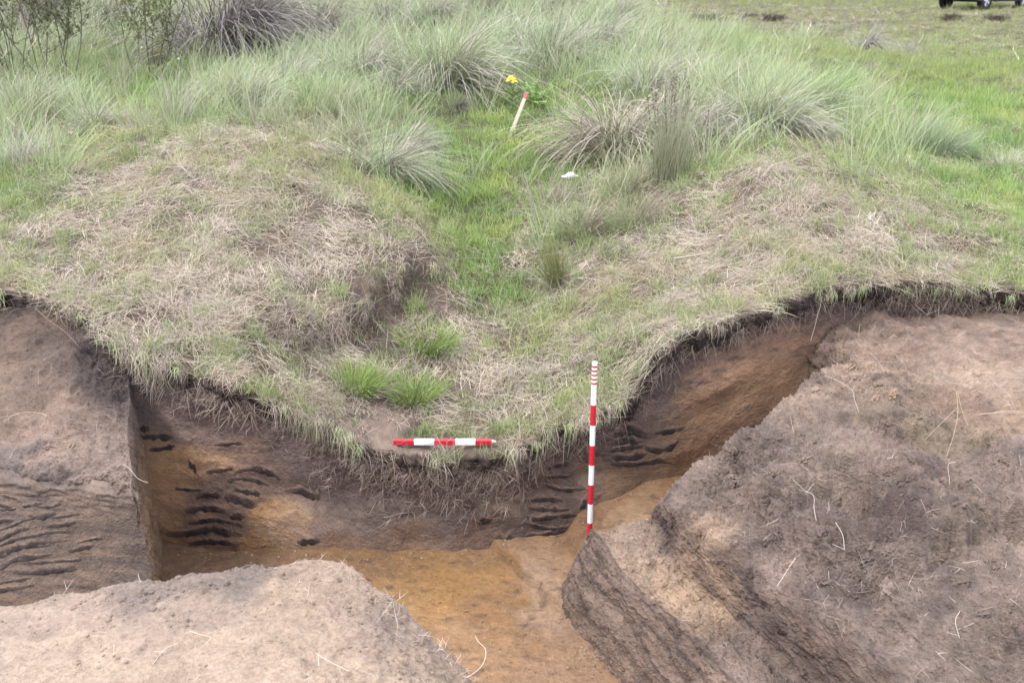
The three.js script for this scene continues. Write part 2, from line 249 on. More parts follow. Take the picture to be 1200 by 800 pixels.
function wallColor(q, y) {
  const D = 4.45, a = q + 0.012 * N3(q * 20, y * 9, 1) + 0.005 * N3(q * 80, y * 25, 2), b = y + 0.035 * N3(q * 12, y * 9, 5) + 0.012 * N3(q * 60, y * 40, 7);
  let r = 0, g = 0, bl = 0, w = 0;
  for (const [cq2, cy, c] of WC) { const d2 = ((a - cq2) * D) ** 2 + ((b - cy) * 1.25) ** 2, k = 1 / (d2 * d2 + 4e-6); w += k; r += k * c[0]; g += k * c[1]; bl += k * c[2]; }
  let c = [r / w, g / w, bl / w];
  const streak = N3b(q * 14, y * 75, 2) * 0.09 + N3b(q * 60, y * 22, 9) * 0.08 + N3b(q * 160, y * 120, 3) * 0.07;
  const up = edgeY(q) - y, tb = 0.06 + 0.05 * sstep(-0.26, -0.32, q) + 0.05 * sstep(0.13, 0.2, q) + 0.05 * sstep(-0.24, -0.18, q) * (1 - sstep(0.02, 0.06, q)), top = 1 - sstep(tb, tb + 0.08, up + 0.035 * N3(q * 40, y * 10, 2) + 0.02 * N3(q * 110, y * 40, 4));
  const mot = N3b(q * 22, y * 16, 21) + 0.6 * N3b(q * 70, y * 34, 22), upper = 1 - sstep(0.2, 0.5, up); if (mot > 0.15) c = mix3(c, hex(0x4d4040), Math.min(0.7, (mot - 0.15) * (0.35 + 0.6 * upper)));
  c = mix3(c, hex(0x3d2f2e), 0.75 * top);
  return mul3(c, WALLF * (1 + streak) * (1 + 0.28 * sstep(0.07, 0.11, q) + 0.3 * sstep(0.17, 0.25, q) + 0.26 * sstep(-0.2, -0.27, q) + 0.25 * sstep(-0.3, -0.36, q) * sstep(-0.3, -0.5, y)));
}
const WALLF = 1.0;
{
  const nq = 1250, nr = 170, q0 = -0.68, q1 = 0.68, pos = [], col = [], uv = [], idx = new Uint32Array((nq - 1) * (nr - 1) * 6); let k = 0;
  for (let i = 0; i < nq; i++) {
    const q = mix(q0, q1, i / (nq - 1)), yt = edgeY(q) - 0.02, yb = Math.min(lut(WBOT, 1, q), yt - 0.06);
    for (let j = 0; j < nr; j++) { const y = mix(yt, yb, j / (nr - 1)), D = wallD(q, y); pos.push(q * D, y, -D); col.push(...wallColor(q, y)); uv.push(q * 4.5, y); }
  }
  for (let i = 0; i < nq - 1; i++) for (let j = 0; j < nr - 1; j++) { const a = i * nr + j, b = a + nr; idx[k++] = a; idx[k++] = a + 1; idx[k++] = b; idx[k++] = b; idx[k++] = a + 1; idx[k++] = b + 1; }
  const wall = kind(mesh('section_wall', geo(pos, idx, col, uv), M.wallSoil), 'structure');
  turfBlocks(wall, [
  [0.020, -0.3666, -0.942, -0.3355, -0.904, -0.3043, -0.903],
  [0.029, -0.3900, -0.920, -0.3631, -0.871, -0.3368, -0.834, -0.3163, -0.844, -0.2993, -0.846],
  [0.020, -0.3644, -0.813, -0.3403, -0.776, -0.3194, -0.776, -0.2982, -0.796],
  [0.024, -0.3673, -0.742, -0.3464, -0.715, -0.3312, -0.708, -0.3145, -0.714],
  [0.024, -0.3153, -0.749, -0.2972, -0.736],
  [0.020, -0.3516, -0.653, -0.3341, -0.631, -0.3194, -0.639],
  [0.029, -0.3194, -0.639, -0.2993, -0.654, -0.2817, -0.669],
  [0.020, -0.3080, -0.585, -0.2924, -0.599, -0.2748, -0.609],
  [0.016, -0.3176, -0.555, -0.2967, -0.527, -0.2763, -0.542, -0.2638, -0.569],
  [0.016, -0.3378, -0.507, -0.3190, -0.489, -0.3028, -0.463],
  [0.024, -0.3064, -0.503, -0.2854, -0.468, -0.2651, -0.488, -0.2528, -0.523],
  [0.012, -0.3728, -0.621, -0.3571, -0.612, -0.3392, -0.604],
  [0.033, -0.3532, -0.451, -0.3442, -0.500],
  [0.024, -0.2520, -0.590, -0.2359, -0.580, -0.2186, -0.607, -0.2101, -0.603],
  [0.012, -0.3234, -0.349, -0.3057, -0.337, -0.2901, -0.333],
  [0.024, -0.4115, -0.349, -0.3891, -0.304],
  [0.020, -0.4128, -0.401, -0.3859, -0.347, -0.3628, -0.321],
  [0.016, -0.3980, -0.438, -0.3744, -0.391, -0.3640, -0.369],
  [0.016, -0.4159, -0.522, -0.3989, -0.473],
  [0.024, -0.2429, -0.842, -0.2293, -0.821, -0.2141, -0.819],
  [0.020, 0.0096, -0.803, 0.0278, -0.801, 0.0478, -0.794, 0.0723, -0.755],
  [0.016, 0.0085, -0.706, 0.0249, -0.741, 0.0411, -0.767, 0.0573, -0.763, 0.0771, -0.737],
  [0.016, 0.0105, -0.677, 0.0295, -0.704, 0.0522, -0.698, 0.0769, -0.703],
  [0.016, 0.0141, -0.631, 0.0293, -0.651, 0.0473, -0.662, 0.0701, -0.661],
  [0.016, 0.0141, -0.602, 0.0358, -0.605, 0.0604, -0.619],
  [0.029, 0.0747, -0.653, 0.0830, -0.623],
  [0.016, 0.0320, -0.514, 0.0451, -0.547, 0.0630, -0.558, 0.0835, -0.551],
  [0.012, 0.0271, -0.465, 0.0469, -0.481, 0.0674, -0.484],
  [0.012, 0.0271, -0.437, 0.0466, -0.425, 0.0670, -0.409],
  [0.012, -0.0085, -0.572, 0.0112, -0.539, 0.0271, -0.512],
  [0.045, -0.0212, -0.816, 0.0038, -0.826],
  [0.024, -0.0381, -0.706, -0.0218, -0.704],
  [0.016, 0.1024, -0.423, 0.1218, -0.437, 0.1459, -0.457, 0.1616, -0.459, 0.1877, -0.517],
  [0.024, 0.1039, -0.386, 0.1216, -0.400, 0.1391, -0.410, 0.1483, -0.408],
  [0.020, 0.1037, -0.353, 0.1256, -0.346, 0.1449, -0.360],
  [0.029, 0.1087, -0.277, 0.1286, -0.259, 0.1473, -0.312],
  [0.024, 0.1404, -0.361, 0.1572, -0.400, 0.1736, -0.392, 0.1814, -0.354],
  [0.024, 0.1061, -0.317, 0.1244, -0.303, 0.1402, -0.342],
  [0.020, 0.1507, -0.298, 0.1708, -0.303, 0.1879, -0.300],
  ].map(([t, ...p]) => [t * 2.0, ...p]), wallD, 1, wallColor, 0x846c5f);
}
// buried turves: each a rounded sod standing a little proud of the cut face, black along its lower edge
function turfBlocks(parent, list, surf, tone, paint, bodyC, dk = 1.05) {
  for (const [th, ...p] of list) {
    const pts = []; for (let i = 0; i < p.length; i += 2) pts.push(new THREE.Vector2(p[i] * 4.45, p[i + 1]));
    const curve = new THREE.SplineCurve(pts), n = Math.max(12, Math.round(curve.getLength() / 0.014)), m = 9, pos = [], col = [], uv = [], idx = [];
    const tall = th * (th > 0.06 ? 0.9 : 1.15), bulge = 0.002 + th * 0.1, seed = R() * 50, deep = rnd(0.75, 1.1);
    for (let i = 0; i <= n; i++) {
      const u = i / n, c = curve.getPoint(u), taper = Math.pow(Math.max(0, 1 - Math.pow(Math.abs(2 * u - 1), 2.6)), 0.7) * (0.9 + 0.2 * N3(u * 6, seed, 2));
      const h0 = th * (0.75 + 0.45 * N3(u * 5, seed, 1) + 0.35 * N3(u * 16, seed, 4)), h1 = tall * (0.8 + 0.35 * N3(u * 4, seed, 7));
      for (let j = 0; j <= m; j++) {
        const v = j / m, y = c.y + (v < 0.45 ? mix(-h0 * 0.5, h0 * 0.35, v / 0.45) : mix(h0 * 0.35, h1, (v - 0.45) / 0.55)) * (0.25 + 0.75 * taper), q = c.x / 4.45;
        const prof = Math.pow(Math.sin(Math.PI * Math.pow(v, 0.62)), 0.8);
        const D = surf(q, y) + 0.004 - (0.004 + bulge * prof) * taper - 0.0025 * N3(c.x * 60, y * 60, seed) * prof;
        pos.push(q * D, y, -D); uv.push(c.x, y);
        const dark = sstep(0.74, 0.5, v + 0.12 * N3(c.x * 30, y * 30, seed));
        const k = mix3(mix3(paint(q, y), hex(bodyC, tone), 0.75 * taper * sstep(1, 0.8, v)), hex(0x2e2525, tone * deep), Math.min(1, dark * taper * dk)); col.push(...mul3(k, 1 + 0.13 * N3b(c.x * 50, y * 90, 3)));
      }
    }
    for (let i = 0; i < n; i++) for (let j = 0; j < m; j++) { const a = i * (m + 1) + j, b = a + m + 1; idx.push(a, b, a + 1, b, b + 1, a + 1); }
    mesh('turf_block', geo(pos, idx, col, uv), M.wallSoil, parent);
  }
}

// a surface lofted through rows of points [x, D, y]
function cr(a, b, c, d, t) { return 0.5 * (2 * b + (c - a) * t + (2 * a - 5 * b + 4 * c - d) * t * t + (3 * b - a - 3 * c + d) * t * t * t); }
function sample(rows, u, v) {
  const nr = rows.length - 1, nc = rows[0].length - 1, fr = v * nr, fc = u * nc, i = Math.min(nr - 1, fr | 0), j = Math.min(nc - 1, fc | 0), ti = fr - i, tj = fc - j, out = [0, 0, 0];
  const R4 = [-1, 0, 1, 2].map((k) => rows[clamp(i + k, 0, nr)]);
  for (let k = 0; k < 3; k++) { const r = R4.map((row) => cr(row[clamp(j - 1, 0, nc)][k], row[j][k], row[j + 1][k], row[clamp(j + 2, 0, nc)][k], tj)); out[k] = cr(r[0], r[1], r[2], r[3], ti); }
  return out;
}
function loft(name, rows, nu, nv, disp, color, mat = M.soil) {
  const P = new Float32Array((nu + 1) * (nv + 1) * 3), idx = new Uint32Array(nu * nv * 6), uv = [], col = []; let k = 0;
  for (let j = 0; j <= nv; j++) for (let i = 0; i <= nu; i++) { const [x, D, y] = sample(rows, i / nu, j / nv), o = (j * (nu + 1) + i) * 3; P[o] = x; P[o + 1] = y; P[o + 2] = -D; }
  for (let j = 0; j < nv; j++) for (let i = 0; i < nu; i++) { const a = j * (nu + 1) + i, b = a + nu + 1; idx[k++] = a; idx[k++] = b; idx[k++] = a + 1; idx[k++] = b; idx[k++] = b + 1; idx[k++] = a + 1; }
  const g0 = geo(P, idx), n0 = g0.attributes.normal.array; let up = 0; for (let i = 1; i < n0.length; i += 3) up += n0[i];
  const sgn = up < 0 ? -1 : 1; if (sgn < 0) for (let i = 0; i < idx.length; i += 3) { const t = idx[i + 1]; idx[i + 1] = idx[i + 2]; idx[i + 2] = t; }
  const Q = new Float32Array(P.length);
  for (let j = 0; j <= nv; j++) { let len = 0;
    for (let i = 0; i <= nu; i++) { const o = (j * (nu + 1) + i) * 3, x = P[o], y = P[o + 1], z = P[o + 2], nx = sgn * n0[o], ny = sgn * n0[o + 1], nz = sgn * n0[o + 2], d = disp(x, y, z, i / nu, j / nv, ny);
      Q[o] = x + nx * d; Q[o + 1] = y + ny * d; Q[o + 2] = z + nz * d; } }
  for (let j = 0; j <= nv; j++) for (let i = 0; i <= nu; i++) { const o = (j * (nu + 1) + i) * 3, ax = Math.abs(n0[o]), ay = Math.abs(n0[o + 1]), az = Math.abs(n0[o + 2]);
    uv.push(Q[o] + Q[o + 1] * 0.5, -Q[o + 2] + Q[o + 1] * 0.8); col.push(...color(Q[o], Q[o + 1], Q[o + 2], i / nu, j / nv, sgn * n0[o + 1])); }
  const g = geo(Q, idx, col, uv), o = kind(mesh(name, g, mat), 'structure');
  o.at = (u, v) => { const i = Math.round(u * nu), j = Math.round(v * nv), t = (j * (nu + 1) + i) * 3, n = g.attributes.normal.array; return [[Q[t], Q[t + 1], Q[t + 2]], [n[t], n[t + 1], n[t + 2]], [col[t] * 0.66, col[t + 1] * 0.65, col[t + 2] * 0.64]]; };
  return o;
}
const lumps = (x, y, z, a = 1) => a * (0.03 * N3(x * 1.7, y * 1.7, z * 1.7) + 0.018 * N3(x * 5, y * 5, z * 5) + 0.011 * N3(x * 12, y * 12, z * 12) - 0.012 * Math.pow(1 - Math.abs(N3b(x * 5.5, y * 5.5, z * 5.5)), 6) + 0.0065 * N3(x * 30, y * 30, z * 30) + 0.0034 * N3(x * 75, y * 75, z * 75));
const crumb = (x, y, z) => Math.max(0, N3(x * 26, y * 26, z * 26) - 0.25) * 0.016 + Math.max(0, N3b(x * 60, y * 60, z * 60) - 0.3) * 0.008;
// soil colours by place: [x, D, colour]
function stain(list, x, z, pow = 2, warp = 0.1) {
  const a = x + warp * N3(x * 3, z * 3, 1) + warp * 0.35 * N3(x * 11, z * 11, 2), b = -z + warp * N3(x * 3, z * 3, 7) + warp * 0.35 * N3(x * 11, z * 11, 9);
  let r = 0, g = 0, bl = 0, w = 0;
  for (const [px, pd, c] of list) { const d2 = (a - px) ** 2 + (b - pd) ** 2, k = 1 / (Math.pow(d2, pow) + 1e-5); w += k; r += k * c[0]; g += k * c[1]; bl += k * c[2]; }
  return [r / w, g / w, bl / w];
}
const TOPF = 0.62, mul = (k, c) => [c[0] * k[0], c[1] * k[1], c[2] * k[2]];
const speck = (x, y, z, a = 0.12) => 1 + a * N3b(x * 9, y * 9, z * 9) + a * 0.8 * N3b(x * 34, y * 34, z * 34) + a * 0.7 * N3(x * 110, y * 110, z * 110);

// right: the stepped block of dug sand that rises to the right
const Yh = (h) => EYE + h;
const rightRows = [
  [[0.22, 4.12, -2.8], [0.24, 3.95, -2.8], [0.37, 3.6, -2.8], [0.5, 3.3, -2.8], [0.66, 2.95, -2.8], [1.1, 2.1, -2.8]],
  [[0.24, 4.1, -2.75], [0.28, 3.96, -2.58], [0.41, 3.6, -2.58], [0.56, 3.3, -2.58], [0.7, 2.98, -2.58], [1.14, 2.1, -2.58]],
  [[0.3, 4.08, -2.75], [0.33, 3.95, -2.38], [0.46, 3.6, -2.39], [0.63, 3.3, -2.39], [0.76, 2.99, -2.39], [1.18, 2.1, -2.39]],
  [[0.33, 4.06, -2.75], [0.37, 3.94, -2.335], [0.49, 3.6, -2.355], [0.66, 3.31, -2.36], [0.79, 3.0, -2.37], [1.2, 2.1, -2.37]],
  [[0.52, 4.02, -2.7], [0.54, 3.9, -2.29], [0.61, 3.6, -2.31], [0.76, 3.28, -2.33], [0.93, 2.95, -2.34], [1.3, 2.1, -2.34]],
  [[0.6, 4.0, -2.7], [0.605, 3.88, -2.27], [0.67, 3.59, -2.3], [0.82, 3.27, -2.31], [1.01, 2.92, -2.32], [1.36, 2.1, -2.32]],
  [[0.6, 3.98, -2.7], [0.615, 3.84, -2.19], [0.69, 3.55, -2.18], [0.83, 3.26, -2.17], [1.02, 2.89, -2.17], [1.38, 2.1, -2.17]],
  [[0.63, 3.98, -2.6], [0.64, 3.84, -2.14], [0.73, 3.53, -2.1], [0.87, 3.25, -2.09], [1.06, 2.86, -2.08], [1.42, 2.1, -2.07]],
  [[0.78, 4.1, -2.55], [0.8, 3.93, -2.02], [0.88, 3.6, -2.03], [1.02, 3.25, -2.03], [1.18, 2.85, -2.02], [1.52, 2.1, -2.0]],
  [[1.0, 4.25, -2.45], [1.0, 4.05, -1.93], [1.1, 3.65, -1.9], [1.2, 3.2, -1.91], [1.35, 2.8, -1.93], [1.7, 2.0, -1.95]],
  [[1.5, 4.82, -2.4], [1.46, 4.52, -1.86], [1.5, 4.0, -1.79], [1.55, 3.5, -1.82], [1.65, 2.8, -1.86], [2.0, 2.0, -1.9]],
  [[1.7, 5.22, -1.81], [1.75, 4.85, -1.82], [1.8, 4.25, -1.81], [1.85, 3.5, -1.86], [2.0, 2.8, -1.88], [2.3, 1.9, -1.88]],
  [[2.2, 5.36, -1.79], [2.2, 5.0, -1.795], [2.2, 4.3, -1.79], [2.3, 3.6, -1.83], [2.4, 2.8, -1.85], [2.6, 1.9, -1.85]],
  [[3.6, 5.5, -1.81], [3.6, 5.0, -1.82], [3.6, 4.3, -1.8], [3.6, 3.6, -1.82], [3.6, 2.8, -1.82], [3.6, 1.8, -1.82]],
].map((r) => r.map(([x, D, h]) => [x, D, Yh(h)]));
const rStain = [[0.5, 3.75, 0xb39c8c], [0.65, 3.45, 0xc0a48c], [0.85, 3.05, 0x9a867f], [0.8, 3.75, 0x8c7a73], [1.0, 3.85, 0x8a7872], [1.0, 3.4, 0x7d6b66], [1.25, 3.7, 0x96847a], [1.1, 3.0, 0x84736c], [1.3, 3.3, 0x715f5c], [1.5, 3.6, 0x8e7a72], [1.4, 2.9, 0x8d7c74], [1.6, 3.1, 0xa08c80], [1.7, 2.7, 0x96837a], [1.5, 4.2, 0xa98c76], [1.8, 4.5, 0xb3947c], [1.9, 4.1, 0x9c8475], [2.2, 4.4, 0xbb9c85], [2.2, 3.9, 0xae927e], [2.0, 3.6, 0x92807a], [2.2, 3.3, 0xa28c80], [1.9, 4.8, 0xa3836e], [2.6, 4.8, 0xad8d77], [1.3, 4.25, 0xa58a78], [1.25, 2.5, 0x8d7c74], [2.0, 2.5, 0x988579], [1.75, 3.85, 0x94826f]].map(([x, d, h]) => [x, d, mul([1.02, 1.0, 0.935], grey(hex(h, TOPF * 1.36), d > 4.1 ? 0.35 : 0.08))]);
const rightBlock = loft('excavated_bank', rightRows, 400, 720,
  (x, y, z, u, v, ny) => {
    const r = v * 13, face = (sstep(0, 0.3, r) * (1 - sstep(2.4, 3, r))) + (sstep(5, 5.4, r) * (1 - sstep(6.7, 7.3, r)));
    let d = lumps(x, y, z, mix(0.95, 0.5, face)) + crumb(x, y, z) * (1 - face) + face * (0.011 * N3(u * 4, y * 8, 3) + 0.004 * N3(u * 12, y * 12, 6) + 0.002 * N3(u * 16, y * 40, 9) + 0.004 * N3(x * 30, y * 50, z * 30));
    const on = sstep(7, 8, r) * (1 - sstep(11.5, 12.5, r)), D = -z, w = 0.05 * N3(x * 6, z * 6, 3);
    d -= on * 0.15 * sstep(1, 0.35, Math.hypot((x - 1.27 + w) / 0.17, (D - 3.42 + w) / 0.2));   // scoop in the side
    d += on * 0.08 * sstep(1, 0.5, Math.hypot((x - 1.53 + w) / 0.19, (D - 3.22 - w) / 0.2));  // peaty hump beside it
    d -= on * 0.07 * sstep(-0.02, 0.03, 3.22 + w - D) * sstep(1.62, 1.75, x) * (1 - sstep(3.22, 2.7, D) * 0);
    d -= on * 0.055 * sstep(-0.02, 0.02, 3.02 + 0.2 * (x - 1.3) + 1.3 * w - D) * sstep(1.12, 1.2, x) * (1 - sstep(1.6, 1.7, x));
    const rough = on * clamp(0.2 + 1.1 * N3(x * 2.6, z * 2.6, 17) + 0.6 * Math.exp(-(((x - 1.5) / 0.3) ** 2 + ((D - 3.15) / 0.3) ** 2)));
    d += rough * rough * 1.7 * (0.016 * N3(x * 9, y * 9, z * 9) + 0.014 * (1 - 2 * Math.abs(N3b(x * 15, y * 15, z * 15))) + 0.008 * N3(x * 38, y * 38, z * 38));
    d += 0.035 * N3(x * 3.1, y * 2, z * 3.1) * on;
    return d * (u < 0.03 ? u / 0.03 : 1);
  },
  (x, y, z, u, v, ny) => {
    const r = v * 13; let c = stain(rStain, x, z, 2, 0.09);
    const f1 = 1 - sstep(2.3, 3.05, r + 0.25 * N3(x * 9, y * 9, z * 9)), f2 = sstep(4.9, 5.4, r) * (1 - sstep(6.6, 7.5, r + 0.5 * N3(x * 7, y * 7, z * 7)));
    const ln = Math.pow(1 - Math.abs(N3b(u * 2.2, y * 10 + u * 1.2, 4)), 5) + 0.5 * Math.pow(1 - Math.abs(N3b(u * 4, y * 22, 14)), 6), st = 0.95 - 0.85 * ln + 0.2 * N3b(u * 9, y * 20, 8) + 0.15 * N3b(x * 30, y * 50, z * 30);
    if (f1 > 0) c = mix3(c, mix3(hex(0x5e504b, TOPF * 1.1), hex(0xa58d7c, TOPF * 1.1), clamp(st * 0.8) + 0.2 * (1 - sstep(0.1, 0.8, r))), f1 * 0.95);
    if (f2 > 0) c = mix3(c, mix3(hex(0x57494a, TOPF * 1.05), hex(0x94796a, TOPF * 1.1), clamp(st * 0.75)), f2 * clamp(0.62 + 0.5 * N3(x * 5, y * 8, z * 5)));
    const pu = N3(x * 4, y * 4, z * 4 + 9) + 0.4 * N3(x * 13, y * 13, z * 13); if (pu > 0.25 && r > 6) c = mix3(c, hex(0x6c5b56, TOPF), Math.min(0.55, (pu - 0.25) * 0.8));
    if (r > 7) { const hump = Math.exp(-(((x - 1.52) / 0.2) ** 2 + ((-z - 3.15) / 0.26) ** 2)) * clamp(0.6 + 0.8 * N3(x * 14, y * 14, z * 14)); c = mix3(c, hex(0x62524f, TOPF), 0.75 * hump); }
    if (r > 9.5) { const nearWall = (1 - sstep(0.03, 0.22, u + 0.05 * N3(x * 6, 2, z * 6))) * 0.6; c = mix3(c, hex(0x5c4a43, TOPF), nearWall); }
    const cm = N3b(x * 2.3, y * 2.3, z * 2.3 + 7) + 0.5 * N3b(x * 7, y * 7, z * 7); c = mul3(c, (1 + 0.16 * cm) * (1 + 0.2 * f1));
    return mul3(c, speck(x, y, z, 0.15));
  });

// left: sloping shoulder of sand under the turf, cut by its own upright face
const leftRows = [
  [[-4.2, 5.6, -1.72], [-3.2, 5.45, -1.66], [-2.6, 5.2, -1.62], [-2.3, 5.02, -1.66], [-2.05, 4.82, -1.78], [-1.9, 4.66, -1.88], [-1.855, 4.6, -1.95], [-1.83, 4.58, -2.3], [-1.8, 4.56, -2.9]],
  [[-4.2, 5.2, -1.8], [-3.1, 5.05, -1.76], [-2.5, 4.9, -1.74], [-2.2, 4.75, -1.79], [-1.98, 4.6, -1.88], [-1.85, 4.48, -1.94], [-1.8, 4.44, -1.98], [-1.775, 4.43, -2.3], [-1.75, 4.42, -2.9]],
  [[-4.1, 4.7, -1.92], [-3.0, 4.6, -1.9], [-2.4, 4.5, -1.9], [-2.1, 4.4, -1.92], [-1.9, 4.3, -1.95], [-1.76, 4.2, -1.99], [-1.725, 4.17, -2.03], [-1.705, 4.17, -2.35], [-1.68, 4.16, -2.9]],
  [[-4.0, 4.3, -2.0], [-3.0, 4.2, -2.0], [-2.3, 4.12, -2.02], [-2.05, 4.06, -2.03], [-1.82, 4.0, -2.04], [-1.66, 3.94, -2.06], [-1.63, 3.92, -2.1], [-1.61, 3.92, -2.4], [-1.59, 3.92, -2.9]],
  [[-4.0, 4.1, -2.05], [-3.0, 4.03, -2.05], [-2.3, 3.965, -2.06], [-2.02, 3.925, -2.07], [-1.79, 3.88, -2.075], [-1.63, 3.84, -2.085], [-1.6, 3.825, -2.12], [-1.59, 3.83, -2.4], [-1.57, 3.83, -2.9]],
  [[-4.0, 4.13, -2.3], [-3.0, 4.06, -2.3], [-2.3, 3.99, -2.3], [-2.02, 3.95, -2.3], [-1.79, 3.9, -2.3], [-1.63, 3.86, -2.3], [-1.6, 3.85, -2.3], [-1.59, 3.85, -2.5], [-1.57, 3.85, -2.9]],
].map((r) => r.map(([x, D, h]) => [x, D, Yh(h)]));
const lStain = [[-2.3, 5.0, 0x54453f], [-2.6, 5.1, 0x5f4d45], [-2.45, 4.85, 0x8d735f], [-2.05, 4.7, 0x4f413c], [-2.5, 4.6, 0xa0846f], [-2.2, 4.65, 0x806a5e], [-2.0, 4.55, 0x5a4a43], [-1.88, 4.5, 0x54453f], [-2.3, 4.4, 0x9a7f6b], [-2.1, 4.3, 0xb2937c], [-1.9, 4.25, 0x9a816f], [-2.4, 4.15, 0xbb9b84], [-2.1, 4.1, 0xb89a85], [-1.85, 4.05, 0xb09682], [-1.7, 3.95, 0xa99080], [-2.2, 3.98, 0x8a7a74], [-1.8, 4.4, 0x7a675e], [-3.2, 4.4, 0xa58a75], [-1.9, 3.9, 0x93827a], [-2.5, 3.99, 0x85756f]].map(([x, d, h]) => [x, d, grey(hex(h, TOPF * 1.16), 0.2)]);
const leftBlock = loft('sand_shoulder', leftRows, 300, 170,
  (x, y, z, u, v) => (lumps(x, y, z, 0.8) + crumb(x, y, z) + 0.02 * N3(x * 2.5, y * 4, z * 4)) * (1 - sstep(0.6, 0.75, u)) * (1 - sstep(0.8, 0.9, v)) + (0.014 * N3(x * 9, y * 6, z * 9) + 0.005 * N3(x * 30, y * 18, z * 30)) * sstep(0.7, 0.8, u),
  (x, y, z, u, v) => {
    let c = stain(lStain, x, z, 2, 0.09); const side = sstep(0.74, 0.82, u);
    if (side) c = mix3(c, mul3(mix3(hex(0x66564c, 1.0), hex(0x9a8065, 0.95), clamp(sstep(-0.05, -0.5, y + 0.12 * N3(x * 9, y * 6, z * 9)))), 1 + 0.22 * N3(x * 60, y * 9, z * 60) + 0.16 * N3(x * 9, y * 14, z * 9)), side);
    return mul3(c, speck(x, y, z, 0.13));
  });
{
  const faceD = (q, y) => 3.835 + (-0.417 - q) * 0.55 - 0.004 + 0.5 * wallLump(q + 0.3, y, 1) * -1 - 0.03 * sstep(-0.3, -0.9, y);
  const nq = 420, nr = 170, pos = [], col = [], uv = [], idx = [];
  const top = (q) => 0.008 + lut([[-1, -0.15], [-0.58, -0.158], [-0.51, -0.168], [-0.46, -0.175], [-0.424, -0.188], [-0.41, -0.22]], 1, q) + 0.006 * N3(q * 50, 1, 1);
  for (let i = 0; i < nq; i++) for (let j = 0; j < nr; j++) {
    const v = j / (nr - 1), y = mix(-0.2, -1.05, v) + (1 - v) * (top(mix(-0.9, -0.4165, i / (nq - 1))) + 0.2), q = mix(-0.9, -0.4165 + 0.0075 * v + 0.0015 + 0.0025 * N3(y * 7, 1, 1) + 0.0015 * N3(y * 28, 2, 2), i / (nq - 1)), D = faceD(q, y) + 0.035 * (1 - sstep(0, 0.05, v)) + 0.008 * N3(q * 40, v * 30, 6) * (1 - sstep(0.05, 0.2, v));
    pos.push(q * D, y, -D); uv.push(q * 4, y);
    col.push(...mul3(mix3(mul3(stain(lStain, q * D, -D, 2, 0.09), 0.9), faceColor(q, y), sstep(0.0, 0.05 + 0.09 * Math.max(0, N3(q * 30, 3, 1)), v + 0.02 * N3(q * 90, v * 20, 4))), 1));
  }
  function faceColor(q, y) {
    const a = sstep(-0.62, -0.78, y + 0.05 * N3(q * 9, y * 8, 2)), e = sstep(-0.475, -0.415, q + 0.015 * N3(q * 30, y * 12, 4));
    let c = mix3(hex(0x73655d), hex(0x897566), clamp(0.5 + 0.7 * N3(q * 14, y * 16, 3)));
    c = mix3(c, hex(0x685b56), e * 0.7); c = mix3(c, hex(0x8a715f), a * 0.8); const mo = N3b(q * 12, y * 22, 31); if (mo > 0.1) c = mix3(c, hex(0x5b4e49), Math.min(0.6, mo - 0.1));
    return mul3(c, 1.16 * (1 + 0.1 * N3b(q * 14, y * 70, 1) + 0.1 * N3b(q * 80, y * 40, 6) + 0.07 * N3b(q * 200, y * 200, 3)));
  }
  for (let i = 0; i < nq - 1; i++) for (let j = 0; j < nr - 1; j++) { const a = i * nr + j, b = a + nr; idx.push(a, a + 1, b, b, a + 1, b + 1); }
  const face = kind(mesh('side_wall', geo(pos, idx, col, uv), M.wallSoil), 'structure');
  turfBlocks(face, [
  [0.020, -0.6057, -0.752, -0.5857, -0.732, -0.5656, -0.711, -0.5432, -0.680],
  [0.024, -0.5748, -0.634, -0.5556, -0.632, -0.5331, -0.620, -0.5036, -0.600, -0.4905, -0.583],
  [0.020, -0.6008, -0.644, -0.5805, -0.615, -0.5594, -0.568, -0.5370, -0.551, -0.5127, -0.517],
  [0.016, -0.5031, -0.514, -0.4832, -0.486, -0.4674, -0.472],
  [0.020, -0.5979, -0.577, -0.5776, -0.548, -0.5570, -0.511, -0.5271, -0.475, -0.4854, -0.444],
  [0.016, -0.5944, -0.502, -0.5743, -0.473, -0.5537, -0.428, -0.5305, -0.395],
  [0.016, -0.5238, -0.393, -0.5016, -0.377, -0.4830, -0.359],
  [0.016, -0.5405, -0.344, -0.5221, -0.346, -0.5048, -0.316],
  [0.016, -0.5802, -0.394, -0.5541, -0.373],
  [0.016, -0.5760, -0.296, -0.5518, -0.318],
  [0.012, -0.5456, -0.307, -0.5192, -0.279],
  ].flatMap(([t, ...p], i) => [[t * 1.6, ...p], [t * 0.9, ...p.map((v, j) => j % 2 ? v + 0.043 + 0.008 * (i % 3) : v + 0.006 + 0.004 * (i % 2))]]), faceD, 1.05, faceColor, 0x86756b, 0.86);
}

// floor of the trench
function floorY(x, D) {
  const q = x / D;
  let y = -0.885 - 0.075 * sstep(-0.2, -0.38, q) + 0.03 * sstep(4.1, 4.42, D) * sstep(-0.3, -0.2, q);
  const shelf = sstep(-0.016, 0.016, x - mix(0.0, 0.56, (4.3 - D) / 0.85) + 0.015 * N3(x * 6, D * 6, 1) + 0.006 * N3(x * 25, D * 25, 1));
  y += 0.052 * shelf;
  const ramp = sstep(0.24, 0.42, x + 0.04 * N3(x * 5, D * 5, 3)) * sstep(3.75, 4.0, D);
  y = mix(y, -0.66 + 0.08 * sstep(0.38, 0.7, x) - 0.05 * sstep(0.7, 1.2, x) + 0.05 * (D - 4.3), ramp);
  return y + 0.0035 * N3(x * 9 + D * 3, D * 38, 6) + 0.008 * N3(x * 5, D * 5, 2) + 0.004 * N3(x * 16, D * 16, 5) + 0.002 * N3(x * 50, D * 50, 5);
}
